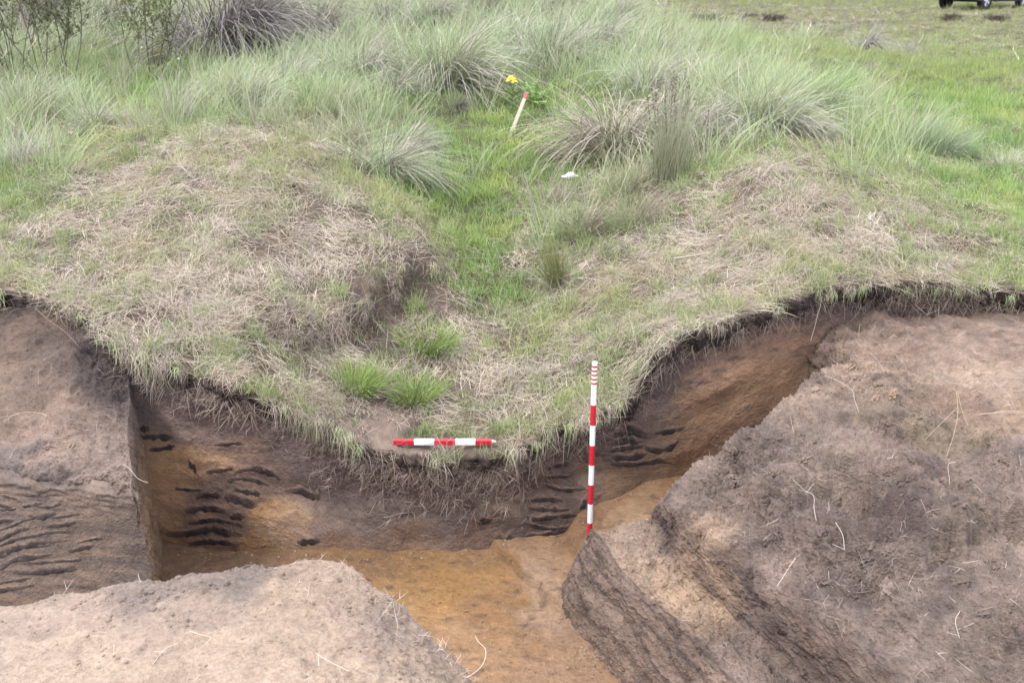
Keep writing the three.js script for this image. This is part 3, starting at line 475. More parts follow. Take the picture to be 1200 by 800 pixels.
{
  const fStain = [[-1.6, 4.3, 0x9a7a5c], [-1.2, 4.3, 0x8f6f52], [-0.8, 4.3, 0x94714a], [-0.5, 4.3, 0xa07a48], [-0.3, 4.15, 0xa98044], [0.0, 4.25, 0x9c7648], [-0.6, 4.0, 0xb08a55], [-0.3, 3.95, 0xb08550], [-0.05, 3.95, 0xa17a4c], [-0.15, 3.75, 0xae8a62], [0.1, 3.8, 0xa5805a], [0.05, 3.5, 0xab8862], [0.25, 3.5, 0xa98766], [-0.2, 3.5, 0xb08d66], [0.1, 4.2, 0xb4967a], [0.2, 4.05, 0xb59878], [0.3, 4.2, 0xab8b6c], [0.25, 3.85, 0xae9076], [0.5, 4.3, 0xb0916c], [0.6, 4.2, 0xb39470], [0.8, 4.4, 0x9a7447], [0.4, 4.42, 0x95714e], [1.2, 4.6, 0x8f6d4c], [-0.5, 3.4, 0xab8860]].map(([x, d, h]) => [x, d, mul([1.05, 1, 0.97], grey(hex(h, 0.76), 0.08))]);
  const nx = 430, nz = 300, pos = [], col = [], uv = [], idx = [];
  for (let i = 0; i <= nx; i++) for (let j = 0; j <= nz; j++) { const x = mix(-2.1, 1.7, i / nx), D = mix(2.0, 4.95, j / nz), y = floorY(x, D); pos.push(x, y, -D); uv.push(x + y * 1.5, D + y * 2.5);
    let c = stain(fStain, x, -D, 2, 0.12); c = mul3(c, 1 + 0.1 * N3b(x * 4, D * 12, 2) + 0.08 * N3b(x * 20, D * 50, 5) + 0.06 * N3b(x * 90, D * 90, 1));
    const dk = N3b(x * 7, D * 14, 8) + 0.4 * N3b(x * 30, D * 44, 3); if (dk > 0.45) c = mix3(c, hex(0x6b5242, 0.8), (dk - 0.45) * 1.2); col.push(...c); }
  for (let i = 0; i < nx; i++) for (let j = 0; j < nz; j++) { const a = i * (nz + 1) + j, b = a + nz + 1; idx.push(a, b, a + 1, b, b + 1, a + 1); }
  kind(mesh('trench_floor', geo(pos, idx, col, uv), M.wallSoil), 'structure');
}

// foreground: the heap of pale sand the photographer stands beside
const heapRows = [
  [[-4, 3.1, -2.9], [-2.4, 3.0, -2.9], [-1.55, 3.06, -2.9], [-1.2, 3.12, -2.9], [-0.7, 3.2, -2.9], [-0.42, 3.1, -2.9], [-0.2, 3.0, -2.9], [0.0, 2.9, -2.9], [0.15, 2.75, -2.9], [0.35, 2.4, -2.9], [0.6, 1.6, -2.9]],
  [[-4, 2.85, -2.3], [-2.3, 2.78, -2.3], [-1.5, 2.9, -2.3], [-1.15, 2.97, -2.3], [-0.68, 3.06, -2.3], [-0.42, 2.97, -2.35], [-0.24, 2.87, -2.38], [-0.08, 2.78, -2.42], [0.03, 2.67, -2.45], [0.2, 2.3, -2.45], [0.5, 1.5, -2.4]],
  [[-4, 2.68, -1.95], [-2.2, 2.64, -1.94], [-1.4, 2.8, -1.92], [-1.08, 2.86, -1.905], [-0.64, 2.95, -1.895], [-0.43, 2.84, -1.94], [-0.29, 2.76, -2.01], [-0.17, 2.68, -2.08], [-0.07, 2.58, -2.15], [0.1, 2.2, -2.2], [0.45, 1.4, -2.1]],
  [[-4, 2.58, -1.88], [-2.1, 2.56, -1.87], [-1.36, 2.7, -1.855], [-1.05, 2.76, -1.845], [-0.63, 2.85, -1.835], [-0.46, 2.76, -1.865], [-0.34, 2.68, -1.93], [-0.23, 2.6, -1.99], [-0.13, 2.5, -2.05], [0.05, 2.12, -2.08], [0.4, 1.3, -1.95]],
  [[-4, 2.3, -1.82], [-2.0, 2.3, -1.82], [-1.3, 2.4, -1.81], [-1.0, 2.45, -1.8], [-0.65, 2.5, -1.8], [-0.5, 2.45, -1.82], [-0.4, 2.4, -1.84], [-0.3, 2.34, -1.87], [-0.2, 2.25, -1.9], [0.0, 1.95, -1.9], [0.35, 1.2, -1.82]],
  [[-4, 1.8, -1.76], [-1.9, 1.8, -1.76], [-1.3, 1.9, -1.76], [-1.0, 1.9, -1.76], [-0.7, 1.95, -1.76], [-0.55, 1.9, -1.76], [-0.45, 1.9, -1.77], [-0.35, 1.85, -1.78], [-0.25, 1.8, -1.79], [-0.05, 1.6, -1.8], [0.3, 1.0, -1.74]],
  [[-4, 0.6, -1.7], [-1.9, 0.6, -1.7], [-1.3, 0.6, -1.7], [-1.0, 0.6, -1.7], [-0.7, 0.6, -1.7], [-0.55, 0.6, -1.7], [-0.45, 0.6, -1.7], [-0.35, 0.6, -1.7], [-0.25, 0.6, -1.7], [-0.05, 0.6, -1.7], [0.3, 0.6, -1.7]],
].map((r) => r.map(([x, D, h]) => [x, D, Yh(h)]));
const hStain = [[-1.4, 2.55, 0xbba496], [-1.1, 2.7, 0x9c8a84], [-0.85, 2.75, 0x92827c], [-0.6, 2.8, 0xb9a08f], [-0.35, 2.65, 0xaa9487], [-0.15, 2.5, 0xb49c8a], [-1.2, 2.3, 0xc9b09f], [-0.8, 2.4, 0xc8ae9c], [-0.5, 2.4, 0xc3a997], [-0.3, 2.25, 0xc5ab98], [-1.0, 2.1, 0xc6ac9b], [-0.6, 2.1, 0xcab09d], [-1.5, 2.2, 0xc2aa9b], [-0.9, 2.58, 0xb49d90], [-0.7, 2.65, 0xbfa593]].map(([x, d, h]) => [x, d, mul([0.99, 0.99, 0.92], grey(hex(h, 0.72), 0.1))]);
const heap = loft('sand_heap', heapRows, 420, 330,
  (x, y, z, u, v, ny) => (lumps(x, y, z, 0.42) + crumb(x, y, z) * (0.5 + 0.9 * Math.exp(-(((x + 0.95) / 0.25) ** 2 + ((-z - 2.74) / 0.12) ** 2))) + 0.006 * N3(x * 4, y * 3, z * 12)) * sstep(0.1, 0.3, v),
  (x, y, z, u, v) => { let c = stain(hStain, x, z, 2, 0.08); if (v < 0.3) c = mix3(hex(0x8a7264, 0.6), c, sstep(0.18, 0.32, v)); return mul3(c, speck(x, y, z, 0.085)); }, M.sand);

// ---------------------------------------------------------------- grasses: shapes
class Blades {
  constructor() { this.p = []; this.c = []; this.i = []; }
  add(p, d, len, w, g, wind, segs, c0, c1, twist = 0) {
    let [x, y, z] = p, [dx, dy, dz] = d; const st = len / segs, ang = twist || R() * Math.PI, ca = Math.cos(ang), sa = Math.sin(ang), b = this.p.length / 3;
    for (let k = 0; k <= segs; k++) {
      const t = k / segs, hw = w * 0.5 * (1 - t * t * 0.85);
      let sx = ca, sy = 0, sz = sa; const dot = sx * dx + sz * dz; sx -= dot * dx; sy -= dot * dy; sz -= dot * dz; const l = Math.hypot(sx, sy, sz) || 1; sx /= l; sy /= l; sz /= l;
      this.p.push(x - sx * hw, y - sy * hw, z - sz * hw, x + sx * hw, y + sy * hw, z + sz * hw);
      const c = mix3(c0, c1, t); this.c.push(...c, ...c);
      x += dx * st; y += dy * st; z += dz * st; dx += wind[0] * st; dz += wind[1] * st; dy -= g * st; const m = Math.hypot(dx, dy, dz); dx /= m; dy /= m; dz /= m;
      if (k < segs) { const a = b + k * 2; this.i.push(a, a + 1, a + 2, a + 1, a + 3, a + 2); }
    }
  }
  geo() { return geo(this.p, this.i, this.c); }
}
const dirTilt = (tilt, az) => [Math.sin(tilt) * Math.cos(az), Math.cos(tilt), Math.sin(tilt) * Math.sin(az)];
const tint = (c, s = 0.18) => { const k = 1 + gauss() * s; return [c[0] * k, c[1] * k, c[2] * k * (1 + gauss() * 0.06)]; };

// ---------------------------------------------------------------- low growth that nobody could count
function scatter(name, g, mat, list) {
  const im = shadow(new THREE.InstancedMesh(g, mat, list.length)), o = new THREE.Object3D(), c = new THREE.Color(); im.name = numbered(name); kind(im, 'stuff');
  list.forEach((e, i) => { o.position.set(...e.p); if (e.q) o.quaternion.copy(e.q); else o.rotation.set(e.rx || 0, e.ry || 0, e.rz || 0, 'YXZ'); const s = e.s; if (Array.isArray(s)) o.scale.set(...s); else o.scale.setScalar(s); o.updateMatrix(); im.setMatrixAt(i, o.matrix); im.setColorAt(i, c.setRGB(...e.c)); });
  scene.add(im); return im;
}
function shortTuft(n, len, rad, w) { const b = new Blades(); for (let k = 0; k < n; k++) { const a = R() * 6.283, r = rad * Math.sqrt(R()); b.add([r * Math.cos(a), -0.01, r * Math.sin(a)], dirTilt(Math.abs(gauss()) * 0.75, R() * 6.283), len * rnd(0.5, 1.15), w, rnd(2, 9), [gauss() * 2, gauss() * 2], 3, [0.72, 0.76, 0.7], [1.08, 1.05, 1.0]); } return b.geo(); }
function strawMat(n, len, rad, w, rise = 0.12, flow = 3) { const b = new Blades(); for (let k = 0; k < n; k++) { const a = R() * 6.283, r = rad * Math.sqrt(R()); b.add([r * Math.cos(a), rnd(0.002, 0.02), r * Math.sin(a)], dirTilt(1.57 - rnd(-0.1, 1) * rise * 2.2, (R() < 0.5 ? Math.PI : 0) + gauss() * flow), len * rnd(0.35, 1.2), w * rnd(0.7, 1.2), rnd(0.5, 3), [gauss() * 4, gauss() * 4], 4, tint([1, 1, 1], 0.22), tint([1, 1, 1], 0.22)); } return b.geo(); }
const greenA = [0.275, 0.4, 0.1], greenB = [0.36, 0.43, 0.13], greenC = [0.2, 0.33, 0.085], strawA = [0.43, 0.37, 0.285], strawB = [0.24, 0.195, 0.155], paleA = [0.31, 0.355, 0.24];
{
  const T = [shortTuft(16, 0.055, 0.03, 0.0034), shortTuft(22, 0.075, 0.045, 0.0036), shortTuft(12, 0.11, 0.03, 0.0036)], lists = [[], [], []], barFree = (q, D) => D < 4.72 && q > -0.16 && q < 0.0;
  const S = [strawMat(20, 0.12, 0.09, 0.0018, 0.12, 0.9), strawMat(16, 0.2, 0.11, 0.0018, 0.14, 0.7), strawMat(18, 0.08, 0.07, 0.0019, 0.16, 2)], sl = [[], [], []];
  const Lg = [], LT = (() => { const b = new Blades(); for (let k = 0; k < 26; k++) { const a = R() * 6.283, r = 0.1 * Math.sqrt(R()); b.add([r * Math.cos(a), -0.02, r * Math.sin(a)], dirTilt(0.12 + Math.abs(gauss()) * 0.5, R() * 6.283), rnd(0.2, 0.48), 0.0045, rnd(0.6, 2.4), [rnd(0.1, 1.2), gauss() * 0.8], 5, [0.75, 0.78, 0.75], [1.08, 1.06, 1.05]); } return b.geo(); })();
  R = rng32(21);
  for (let i = 0; i < 118000; i++) {
    const q = rnd(-0.64, 0.64), De = baseD(q), D = Math.exp(mix(Math.log(De + 0.0), Math.log(60), Math.pow(R(), 1.12))), x = q * D, z = -D, [g, s, lo] = cover(q, D);
    const n = N3(x * 1.1, z * 1.1, 20), n2 = N3(x * 4.5, z * 4.5, 31);
    const [ld, lw] = lipSide(q, D); if (lw > 0.3 && ld < 0.0 && ld > -0.08 && R() < 0.6) continue;
    if (R() < (s > 0.5 ? 0.3 * sstep(0.25, 0.6, n2 + 0.3 * n) : 0) + g * (0.55 + (0.45 + 0.5 * s) * n2 + 0.3 * s * n) * (D < 6.5 ? 0.8 : 1)) {
      let c = mix3(greenA, n > 0 ? greenB : greenC, Math.min(1, Math.abs(n) * 1.4)); if (s > 0.4) c = mix3(c, n2 > 0.15 ? [0.33, 0.33, 0.12] : [0.3, 0.25, 0.14], clamp(s * 0.6)); c = mix3(c, paleA, clamp(s * 0.3 + lo * 0.3 + (R() < 0.15 ? 0.5 : 0))); if (D > 14) c = mix3(c, [0.27, 0.28, 0.12], 0.45);
      const k = (R() * 3) | 0; lists[k].push({ p: [x, land(q, D), z], ry: R() * 6.28, rx: gauss() * 0.25, s: rnd(0.65, 1.25) * Math.pow(D / 5.5, 0.55) * (D > 14 ? 0.85 : 1), c: tint(c, 0.16) });
    }
    const rim = sstep(0.0, 0.16, D - De + 0.05 * N3(q * 30, 4, 4)), hol = 1 - 0.55 * sstep(-0.18, -0.14, q) * (1 - sstep(-0.01, 0.03, q)) * (1 - sstep(5.6, 6.0, D));
    const pt = N3(x * 2.1, z * 2.1, 50) + 0.5 * N3(x * 7, z * 7, 51);
    if (R() < s * hol * (0.45 + 0.55 * rim) * (0.5 + 0.62 * pt) && D < 45 && !(barFree(q, D) && R() < 0.9)) {
      const k = (R() * 3) | 0, e = 0.03; const hx = (land((x + e) / D, D) - land((x - e) / D, D)) / (2 * e), hz = (land(x / (D - e), D - e) - land(x / (D + e), D + e)) / (2 * e);
      const up = new THREE.Vector3(-hx, 1, -hz).normalize(), qq = new THREE.Quaternion().setFromUnitVectors(new THREE.Vector3(0, 1, 0), up).multiply(new THREE.Quaternion().setFromAxisAngle(new THREE.Vector3(0, 1, 0), 3.5 * N3(x * 1.6, z * 1.6, 60) + gauss() * 0.7));
      let c = mix3(strawA, strawB, clamp(0.5 + 0.6 * n2 + gauss() * 0.3)); if (n > 0.1 && R() < 0.4) c = mix3(c, [0.26, 0.26, 0.12], 0.7); if (n2 - 0.4 * n < -0.2 && R() < 0.6) c = mix3(c, [0.2, 0.14, 0.085], 0.75); if (R() < 0.12) c = mul3(c, 1.4);
      sl[k].push({ p: [x, land(q, D) + 0.004, z], q: qq, s: rnd(0.7, 1.2) * Math.pow(D / 5.2, 0.5), c: tint(c, 0.14) });
    }
    if (R() < lo * lo * 0.1 * (1 + 1.3 * n) && D > 6.5) { let c = mix3(paleA, [0.24, 0.27, 0.14], R() * 0.8); c = mul([1.14, 1.2, 1.0], c); if (R() < 0.14 + 0.35 * n2) c = mix3([0.4, 0.36, 0.3], [0.24, 0.2, 0.16], R() * R()); Lg.push({ p: [x, land(q, D), z], ry: gauss() * 1.4, rz: gauss() * 0.35 - 0.1, rx: gauss() * 0.3, s: rnd(0.7, 1.4) * Math.pow(D / 9, 0.25), c: tint(c, 0.14) }); }
  }
  const ls = [], stalks = [], longStraw = (() => { const b = new Blades(); b.add([-0.1, 0.012, 0], [1, 0.1, 0], 0.26, 0.0019, 0.5, [0, 1.2], 7, [1, 1, 1], [0.9, 0.9, 0.9], 1.4); b.add([0, 0.01, 0.02], [0.7, 0.25, 0.6], 0.2, 0.0017, 2, [1, -2], 6, [0.9, 0.9, 0.9], [1, 1, 1], 0.4); return b.geo(); })();
  const stalk = (() => { const b = new Blades(); b.add([0, 0, 0], dirTilt(0.35, 0), 0.75, 0.003, 0.35, [0.1, 0], 6, [0.8, 0.8, 0.7], [1, 1, 1], 0.8); for (let k = 0; k < 8; k++) b.add([0.23 + 0.012 * k, 0.58 + 0.012 * k, 0], dirTilt(0.5 + gauss() * 0.3, gauss()), 0.05, 0.005, 2, [0, 0], 2, [1, 1, 1], [1, 1, 1]); return b.geo(); })();
  R = rng32(22);
  for (let i = 0; i < 5200; i++) { const q = rnd(-0.62, 0.62), D = Math.exp(mix(Math.log(baseD(q) + 0.05), Math.log(16), R())), [g, s, lo] = cover(q, D), x = q * D; if (barFree(q, D) || D < baseD(q) + 0.14) continue;
    if (R() < s * 0.3 && D < 9) ls.push({ p: [x, land(q, D) + 0.012, -D], ry: R() * 6.3, rx: gauss() * 0.15, rz: gauss() * 0.15, s: rnd(0.5, 1.3), c: tint(R() < 0.45 ? [0.5, 0.45, 0.38] : [0.36, 0.3, 0.24], 0.14) });
    if (R() < lo * 0.06 && D > 6.3 && !(q > 0.3 && D < 9.5)) stalks.push({ p: [x, land(q, D), -D], ry: R() < 0.7 ? gauss() * 0.8 : R() * 6.3, s: rnd(0.5, 1.2), c: tint([0.5, 0.46, 0.34], 0.15) }); }
  scatter('dead_grass', longStraw, M.straw, ls); scatter('grass_stalks', stalk, M.straw, stalks);
  lists.forEach((l, k) => scatter('short_grass', T[k], M.blade, l)); sl.forEach((l, k) => scatter('dead_grass', S[k], M.straw, l)); scatter('long_grass', LT, M.blade, Lg);

  // ragged fringe along the cut edge: straw and grass that hang over it, and roots below
  const fr = [], fg = [], roots = [], hairs = [];
  const fringe = strawMat(14, 0.1, 0.05, 0.0021, 0.3), hang = (() => { const b = new Blades(); for (let k = 0; k < 14; k++) b.add([gauss() * 0.03, rnd(0, 0.02), gauss() * 0.012], [gauss() * 0.35, rnd(-0.2, 0.4), rnd(0.5, 1)], rnd(0.05, 0.13), 0.0021, rnd(8, 18), [gauss() * 5, gauss() * 2], 5, tint([0.9, 0.9, 0.9], 0.2), tint([1, 1, 1], 0.2)); return b.geo(); })();
  const root = (() => { const b = new Blades(); b.add([0, 0, 0], [0.2, -0.6, 0.6], 0.16, 0.0026, 4, [3, -9], 7, [0.9, 0.9, 0.9], [1.1, 1.1, 1.1], 0.4); b.add([0.004, -0.05, 0.03], [-0.7, -0.6, 0.2], 0.07, 0.0018, 4, [4, -2], 4, [0.9, 0.9, 0.9], [1, 1, 1], 0.9); return b.geo(); })();
  const hair = (() => { const b = new Blades(); for (let k = 0; k < 7; k++) b.add([gauss() * 0.03, gauss() * 0.03, 0], [gauss(), gauss() - 0.4, 0.5], rnd(0.025, 0.07), 0.0017, rnd(2, 9), [gauss() * 12, gauss() * 8], 4, tint([1, 1, 1], 0.3), [1, 1, 1]); return b.geo(); })();
  R = rng32(23);
  for (let i = 0; i < 2600; i++) {
    const q = rnd(-0.64, 0.62), D = edgeD(q), y = edgeY(q), x = q * D, ry = Math.atan(q) * -1; const bank = q < -0.22 ? 1 : q < 0.13 ? 0.75 : 0.5;
    const cl = 0.4 + 0.9 * N3(q * 16, 5, 5); if (R() < bank * 0.34 * cl) fr.push({ p: [x + gauss() * 0.02, y + rnd(-0.055, 0.01), -D + rnd(-0.06, 0.02)], rx: rnd(0.2, 1.1), ry: ry + gauss() * 0.4, rz: gauss() * 0.4, s: rnd(0.6, 1.15), c: tint(mix3(strawA, [0.17, 0.13, 0.1], Math.pow(R(), q < -0.18 ? 0.25 : 0.5)), 0.18) });
    if (R() < 0.42 * bank * cl) { const green = R() < 0.3; fg.push({ p: [x, y + rnd(-0.05, 0.0), -D + rnd(-0.04, 0.025)], ry: ry + gauss() * 0.5, rx: rnd(-0.1, 0.5), s: rnd(0.6, 1.2) * (q < -0.22 ? 1.15 : 0.9), c: tint(green ? mix3(greenB, paleA, 0.5) : mix3(strawA, [0.17, 0.13, 0.1], Math.pow(R(), q < -0.18 ? 0.3 : 0.5)), 0.18) }); }
    if (R() < (q < -0.28 ? 0.5 : 0.28)) { const yy = y - rnd(0.03, 0.13); roots.push({ p: [x, yy, -wallD(q, yy) + 0.0], ry: gauss() * 0.6, rz: gauss() * 0.9, s: rnd(0.4, 1.1) * (q < -0.28 ? 1.35 : 1), c: tint(mix3([0.38, 0.31, 0.25], [0.2, 0.15, 0.12], R()), 0.15) }); }
    for (let h = 0; h < (q > -0.22 && q < 0.04 ? 3 : 1); h++) { const yy = y - Math.abs(gauss()) * (h ? 0.24 : 0.16) - 0.03; if (yy > lut(WBOT, 1, q)) hairs.push({ p: [x, yy, -wallD(q, yy) + 0.002], ry: gauss() * 0.6, rz: R() * 6.3, s: rnd(0.5, 1.3), c: tint(R() < 0.35 ? [0.3, 0.24, 0.2] : [0.16, 0.115, 0.095], 0.2) }); }
  }
  for (let i = 0; i < 420; i++) { const q = rnd(-0.28, -0.06), D = lipD(q) + rnd(-0.04, 0.07), y = land(q, D + 0.05), cl = 0.5 + 0.9 * N3(q * 30, 9, 9); if (R() > cl) continue; fg.push({ p: [q * D, y - rnd(0, 0.05), -D], ry: gauss() * 1.0 - 0.4, rx: rnd(-0.5, 0.5), rz: gauss() * 0.4, s: rnd(0.4, 1.0), c: tint(R() < 0.16 ? mix3(greenB, strawB, 0.5) : mix3(strawB, [0.16, 0.12, 0.09], R()), 0.2) });
    const D2 = lipD(q) - rnd(0.0, 0.05), y2 = land(q, D2); hairs.push({ p: [q * D2, y2 + 0.015, -D2 + 0.01], ry: gauss() * 0.6, rz: R() * 6.3, s: rnd(0.5, 1.2), c: tint([0.17, 0.125, 0.1], 0.25) }); }
  scatter('dead_grass', fringe, M.straw, fr); scatter('hanging_grass', hang, M.straw, fg); scatter('hanging_roots', root, M.straw, roots); scatter('hair_roots', hair, M.straw, hairs);

  // straw and crumbs strewn over the dug sand
  const st = [], cr1 = [], bits = (() => { const b = new Blades(); b.add([0, 0.003, 0], [1, 0.12, 0], 0.09, 0.0017, 2.5, [0, 3], 5, [1, 1, 1], [1, 1, 1], 1.57); return b.geo(); })(), bits2 = (() => { const b = new Blades(); b.add([0, 0.003, 0], [0.8, 0.5, 0.1], 0.07, 0.0016, 14, [1, -6], 6, [1, 1, 1], [0.9, 0.9, 0.9], 1.2); b.add([0.02, 0.012, 0], [0.5, 0.2, -0.8], 0.03, 0.0018, 4, [1, 2], 3, [1, 1, 1], [0.9, 0.9, 0.9], 0.6); return b.geo(); })(), st2 = [];
  R = rng32(29);
  const V = new THREE.Vector3(), UPV = new THREE.Vector3(0, 1, 0), turnQ = (n) => new THREE.Quaternion().setFromUnitVectors(UPV, V.set(...n)).multiply(new THREE.Quaternion().setFromAxisAngle(UPV.clone(), R() * 6.28));
  const strew = (surf, n, u0, u1, v0, v1, nc) => {
    for (let i = 0; i < n; i++) { const [p, nn] = surf.at(rnd(u0, u1), rnd(v0, v1)); const clumpy = N3(p[0] * 3, p[1] * 3, p[2] * 3 + 40); if (R() > 0.55 + 0.6 * clumpy) continue; (R() < 0.6 ? st : st2).push({ p, q: turnQ(nn), s: rnd(0.25, 0.95), c: tint(R() < 0.4 ? [0.38, 0.32, 0.26] : [0.22, 0.175, 0.145], 0.2) }); }
    for (let i = 0; i < nc; i++) { const [p, nn, cc] = surf.at(rnd(u0, u1), rnd(v0, v1)); if (N3(p[0] * 5, p[1] * 5, p[2] * 5 + 3) < R() * 0.9 - 0.25) continue; cr1.push({ p, q: turnQ(nn), s: Math.pow(R(), 4) * 0.007 + 0.0016, c: tint(mul3(cc, rnd(0.75, 1.08)), 0.1) }); }
  };
  strew(rightBlock, 2600, 0.16, 0.95, 0.56, 1, 5200); strew(rightBlock, 90, 0.18, 0.9, 0.24, 0.4, 900); strew(leftBlock, 330, 0, 0.66, 0, 0.78, 1500); strew(heap, 900, 0.1, 0.88, 0.34, 0.85, 5200);
  for (let i = 0; i < 260; i++) { const u = 0.27 + gauss() * 0.09, v = 0.5 + Math.abs(gauss()) * 0.09; if (u < 0.1 || u > 0.5 || v > 0.72 || N3(u * 30, v * 20, 2) < -0.1) continue; const [p, nn, cc] = heap.at(u, v); cr1.push({ p, q: turnQ(nn), s: Math.pow(R(), 3.5) * 0.013 + 0.0022, c: tint(mul3(cc, rnd(0.7, 1.0)), 0.1) }); }
  for (let i = 0; i < 130; i++) { const u = 0.12 + 0.7 * R(), [p] = heap.at(u, rnd(0.3, 0.42)); if (N3(u * 14, 1, 3) < -0.1) continue; st2.push({ p, ry: R() * 6.3, rz: rnd(-0.4, 1.2), rx: gauss() * 0.6, s: rnd(0.3, 0.9), c: tint([0.46, 0.4, 0.34], 0.2) }); }
  for (let i = 0; i < 520; i++) { const x = rnd(-0.9, 0.75), D = rnd(3.4, 4.4); st.push({ p: [x, floorY(x, D) + 0.002, -D], ry: R() * 6.3, s: rnd(0.2, 0.6), c: tint([0.36, 0.28, 0.2], 0.2) }); cr1.push({ p: [x + 0.3 * gauss(), floorY(x, D), -D], s: rnd(0.002, 0.006), c: tint([0.24, 0.165, 0.1], 0.2) }); }
  for (let i = 0; i < 260; i++) { const q = rnd(-0.39, 0.16), D = wallD(q, -0.8) - 0.02 - Math.abs(gauss()) * 0.1; cr1.push({ p: [q * D, floorY(q * D, D) + 0.001, -D], ry: R() * 6, s: Math.pow(R(), 4) * 0.009 + 0.0016, c: tint([0.22, 0.15, 0.09], 0.25) }); }
  for (let i = 0; i < 260; i++) { const t = R(), D = mix(3.95, 2.7, t), x = mix(0.22, 0.72, t) - Math.abs(gauss()) * 0.1; cr1.push({ p: [x, floorY(x, D) + 0.001, -D], ry: R() * 6, s: Math.pow(R(), 4) * 0.009 + 0.0016, c: tint([0.2, 0.145, 0.1], 0.25) }); }
  const clods = [[], [], []], clodG = [0, 1, 2].map((sd) => { const g = new THREE.IcosahedronGeometry(1, 7), p = g.attributes.position; for (let i = 0; i < p.count; i++) { const x = p.getX(i), y = p.getY(i), z = p.getZ(i), k = 0.72 + 0.34 * N3(x * 1.5, y * 1.5, z * 1.5 + sd * 9) + 0.16 * N3(x * 4, y * 4, z * 4 + sd) + 0.08 * N3(x * 11, y * 11, z * 11); p.setXYZ(i, x * k * 1.15, y * k * 0.7, z * k); } g.setAttribute('color', new THREE.Float32BufferAttribute(new Float32Array(p.count * 3).fill(1), 3)); g.computeVertexNormals(); return g; });
  const clodOn = (surf, n, u0, u1, v0, v1, big, gate) => { for (let i = 0; i < n; i++) { const u = rnd(u0, u1), v = rnd(v0, v1), [p, nn, cc] = surf.at(u, v); if (gate(p) < R()) continue; const s = 0.004 + big * Math.pow(R(), 3); clods[(R() * 3) | 0].push({ p: [p[0] - nn[0] * s * 0.25, p[1] - nn[1] * s * 0.25, p[2] - nn[2] * s * 0.25], q: turnQ(nn), s, c: tint(mul3(cc, rnd(0.8, 1.08)), 0.08) }); } };
  R = rng32(37);
  clodOn(rightBlock, 1500, 0.17, 0.95, 0.58, 0.86, 0.03, (p) => clamp(0.15 + N3(p[0] * 3, p[1] * 3, p[2] * 3 + 8) + Math.exp(-(((p[0] - 1.5) / 0.25) ** 2 + ((-p[2] - 3.1) / 0.3) ** 2))));
  clodOn(rightBlock, 420, 0.18, 0.95, 0.36, 0.56, 0.022, (p) => clamp(0.3 + N3(p[0] * 6, p[1] * 6, p[2] * 6)));
  clodOn(rightBlock, 240, 0.18, 0.95, 0.24, 0.36, 0.012, () => 0.6); clodOn(leftBlock, 420, 0.02, 0.66, 0.0, 0.78, 0.022, (p) => clamp(0.2 + N3(p[0] * 4, p[1] * 4, p[2] * 4)));
  clodOn(heap, 500, 0.1, 0.88, 0.34, 0.85, 0.014, (p) => clamp(0.1 + 1.2 * N3(p[0] * 3.5, p[1] * 3.5, p[2] * 3.5 + 5)));
  clods.forEach((l, k) => scatter('soil_clods', clodG[k], new THREE.MeshStandardMaterial({ vertexColors: true, roughness: 1 }), l));
  scatter('loose_straw', bits, M.straw, st); scatter('loose_straw', bits2, M.straw, st2);
  const ic = new THREE.IcosahedronGeometry(1, 1), ip = ic.attributes.position; for (let i = 0; i < ip.count; i++) { const k = 0.8 + 0.35 * N3(ip.getX(i) * 1.3, ip.getY(i) * 1.3, ip.getZ(i) * 1.3); ip.setXYZ(i, ip.getX(i) * k, ip.getY(i) * k * 0.8, ip.getZ(i) * k); }
  ic.setAttribute('color', new THREE.Float32BufferAttribute(new Float32Array(ip.count * 3).fill(1), 3)); ic.computeVertexNormals();
  scatter('soil_crumbs', ic, new THREE.MeshStandardMaterial({ vertexColors: true, roughness: 1 }), cr1);
}

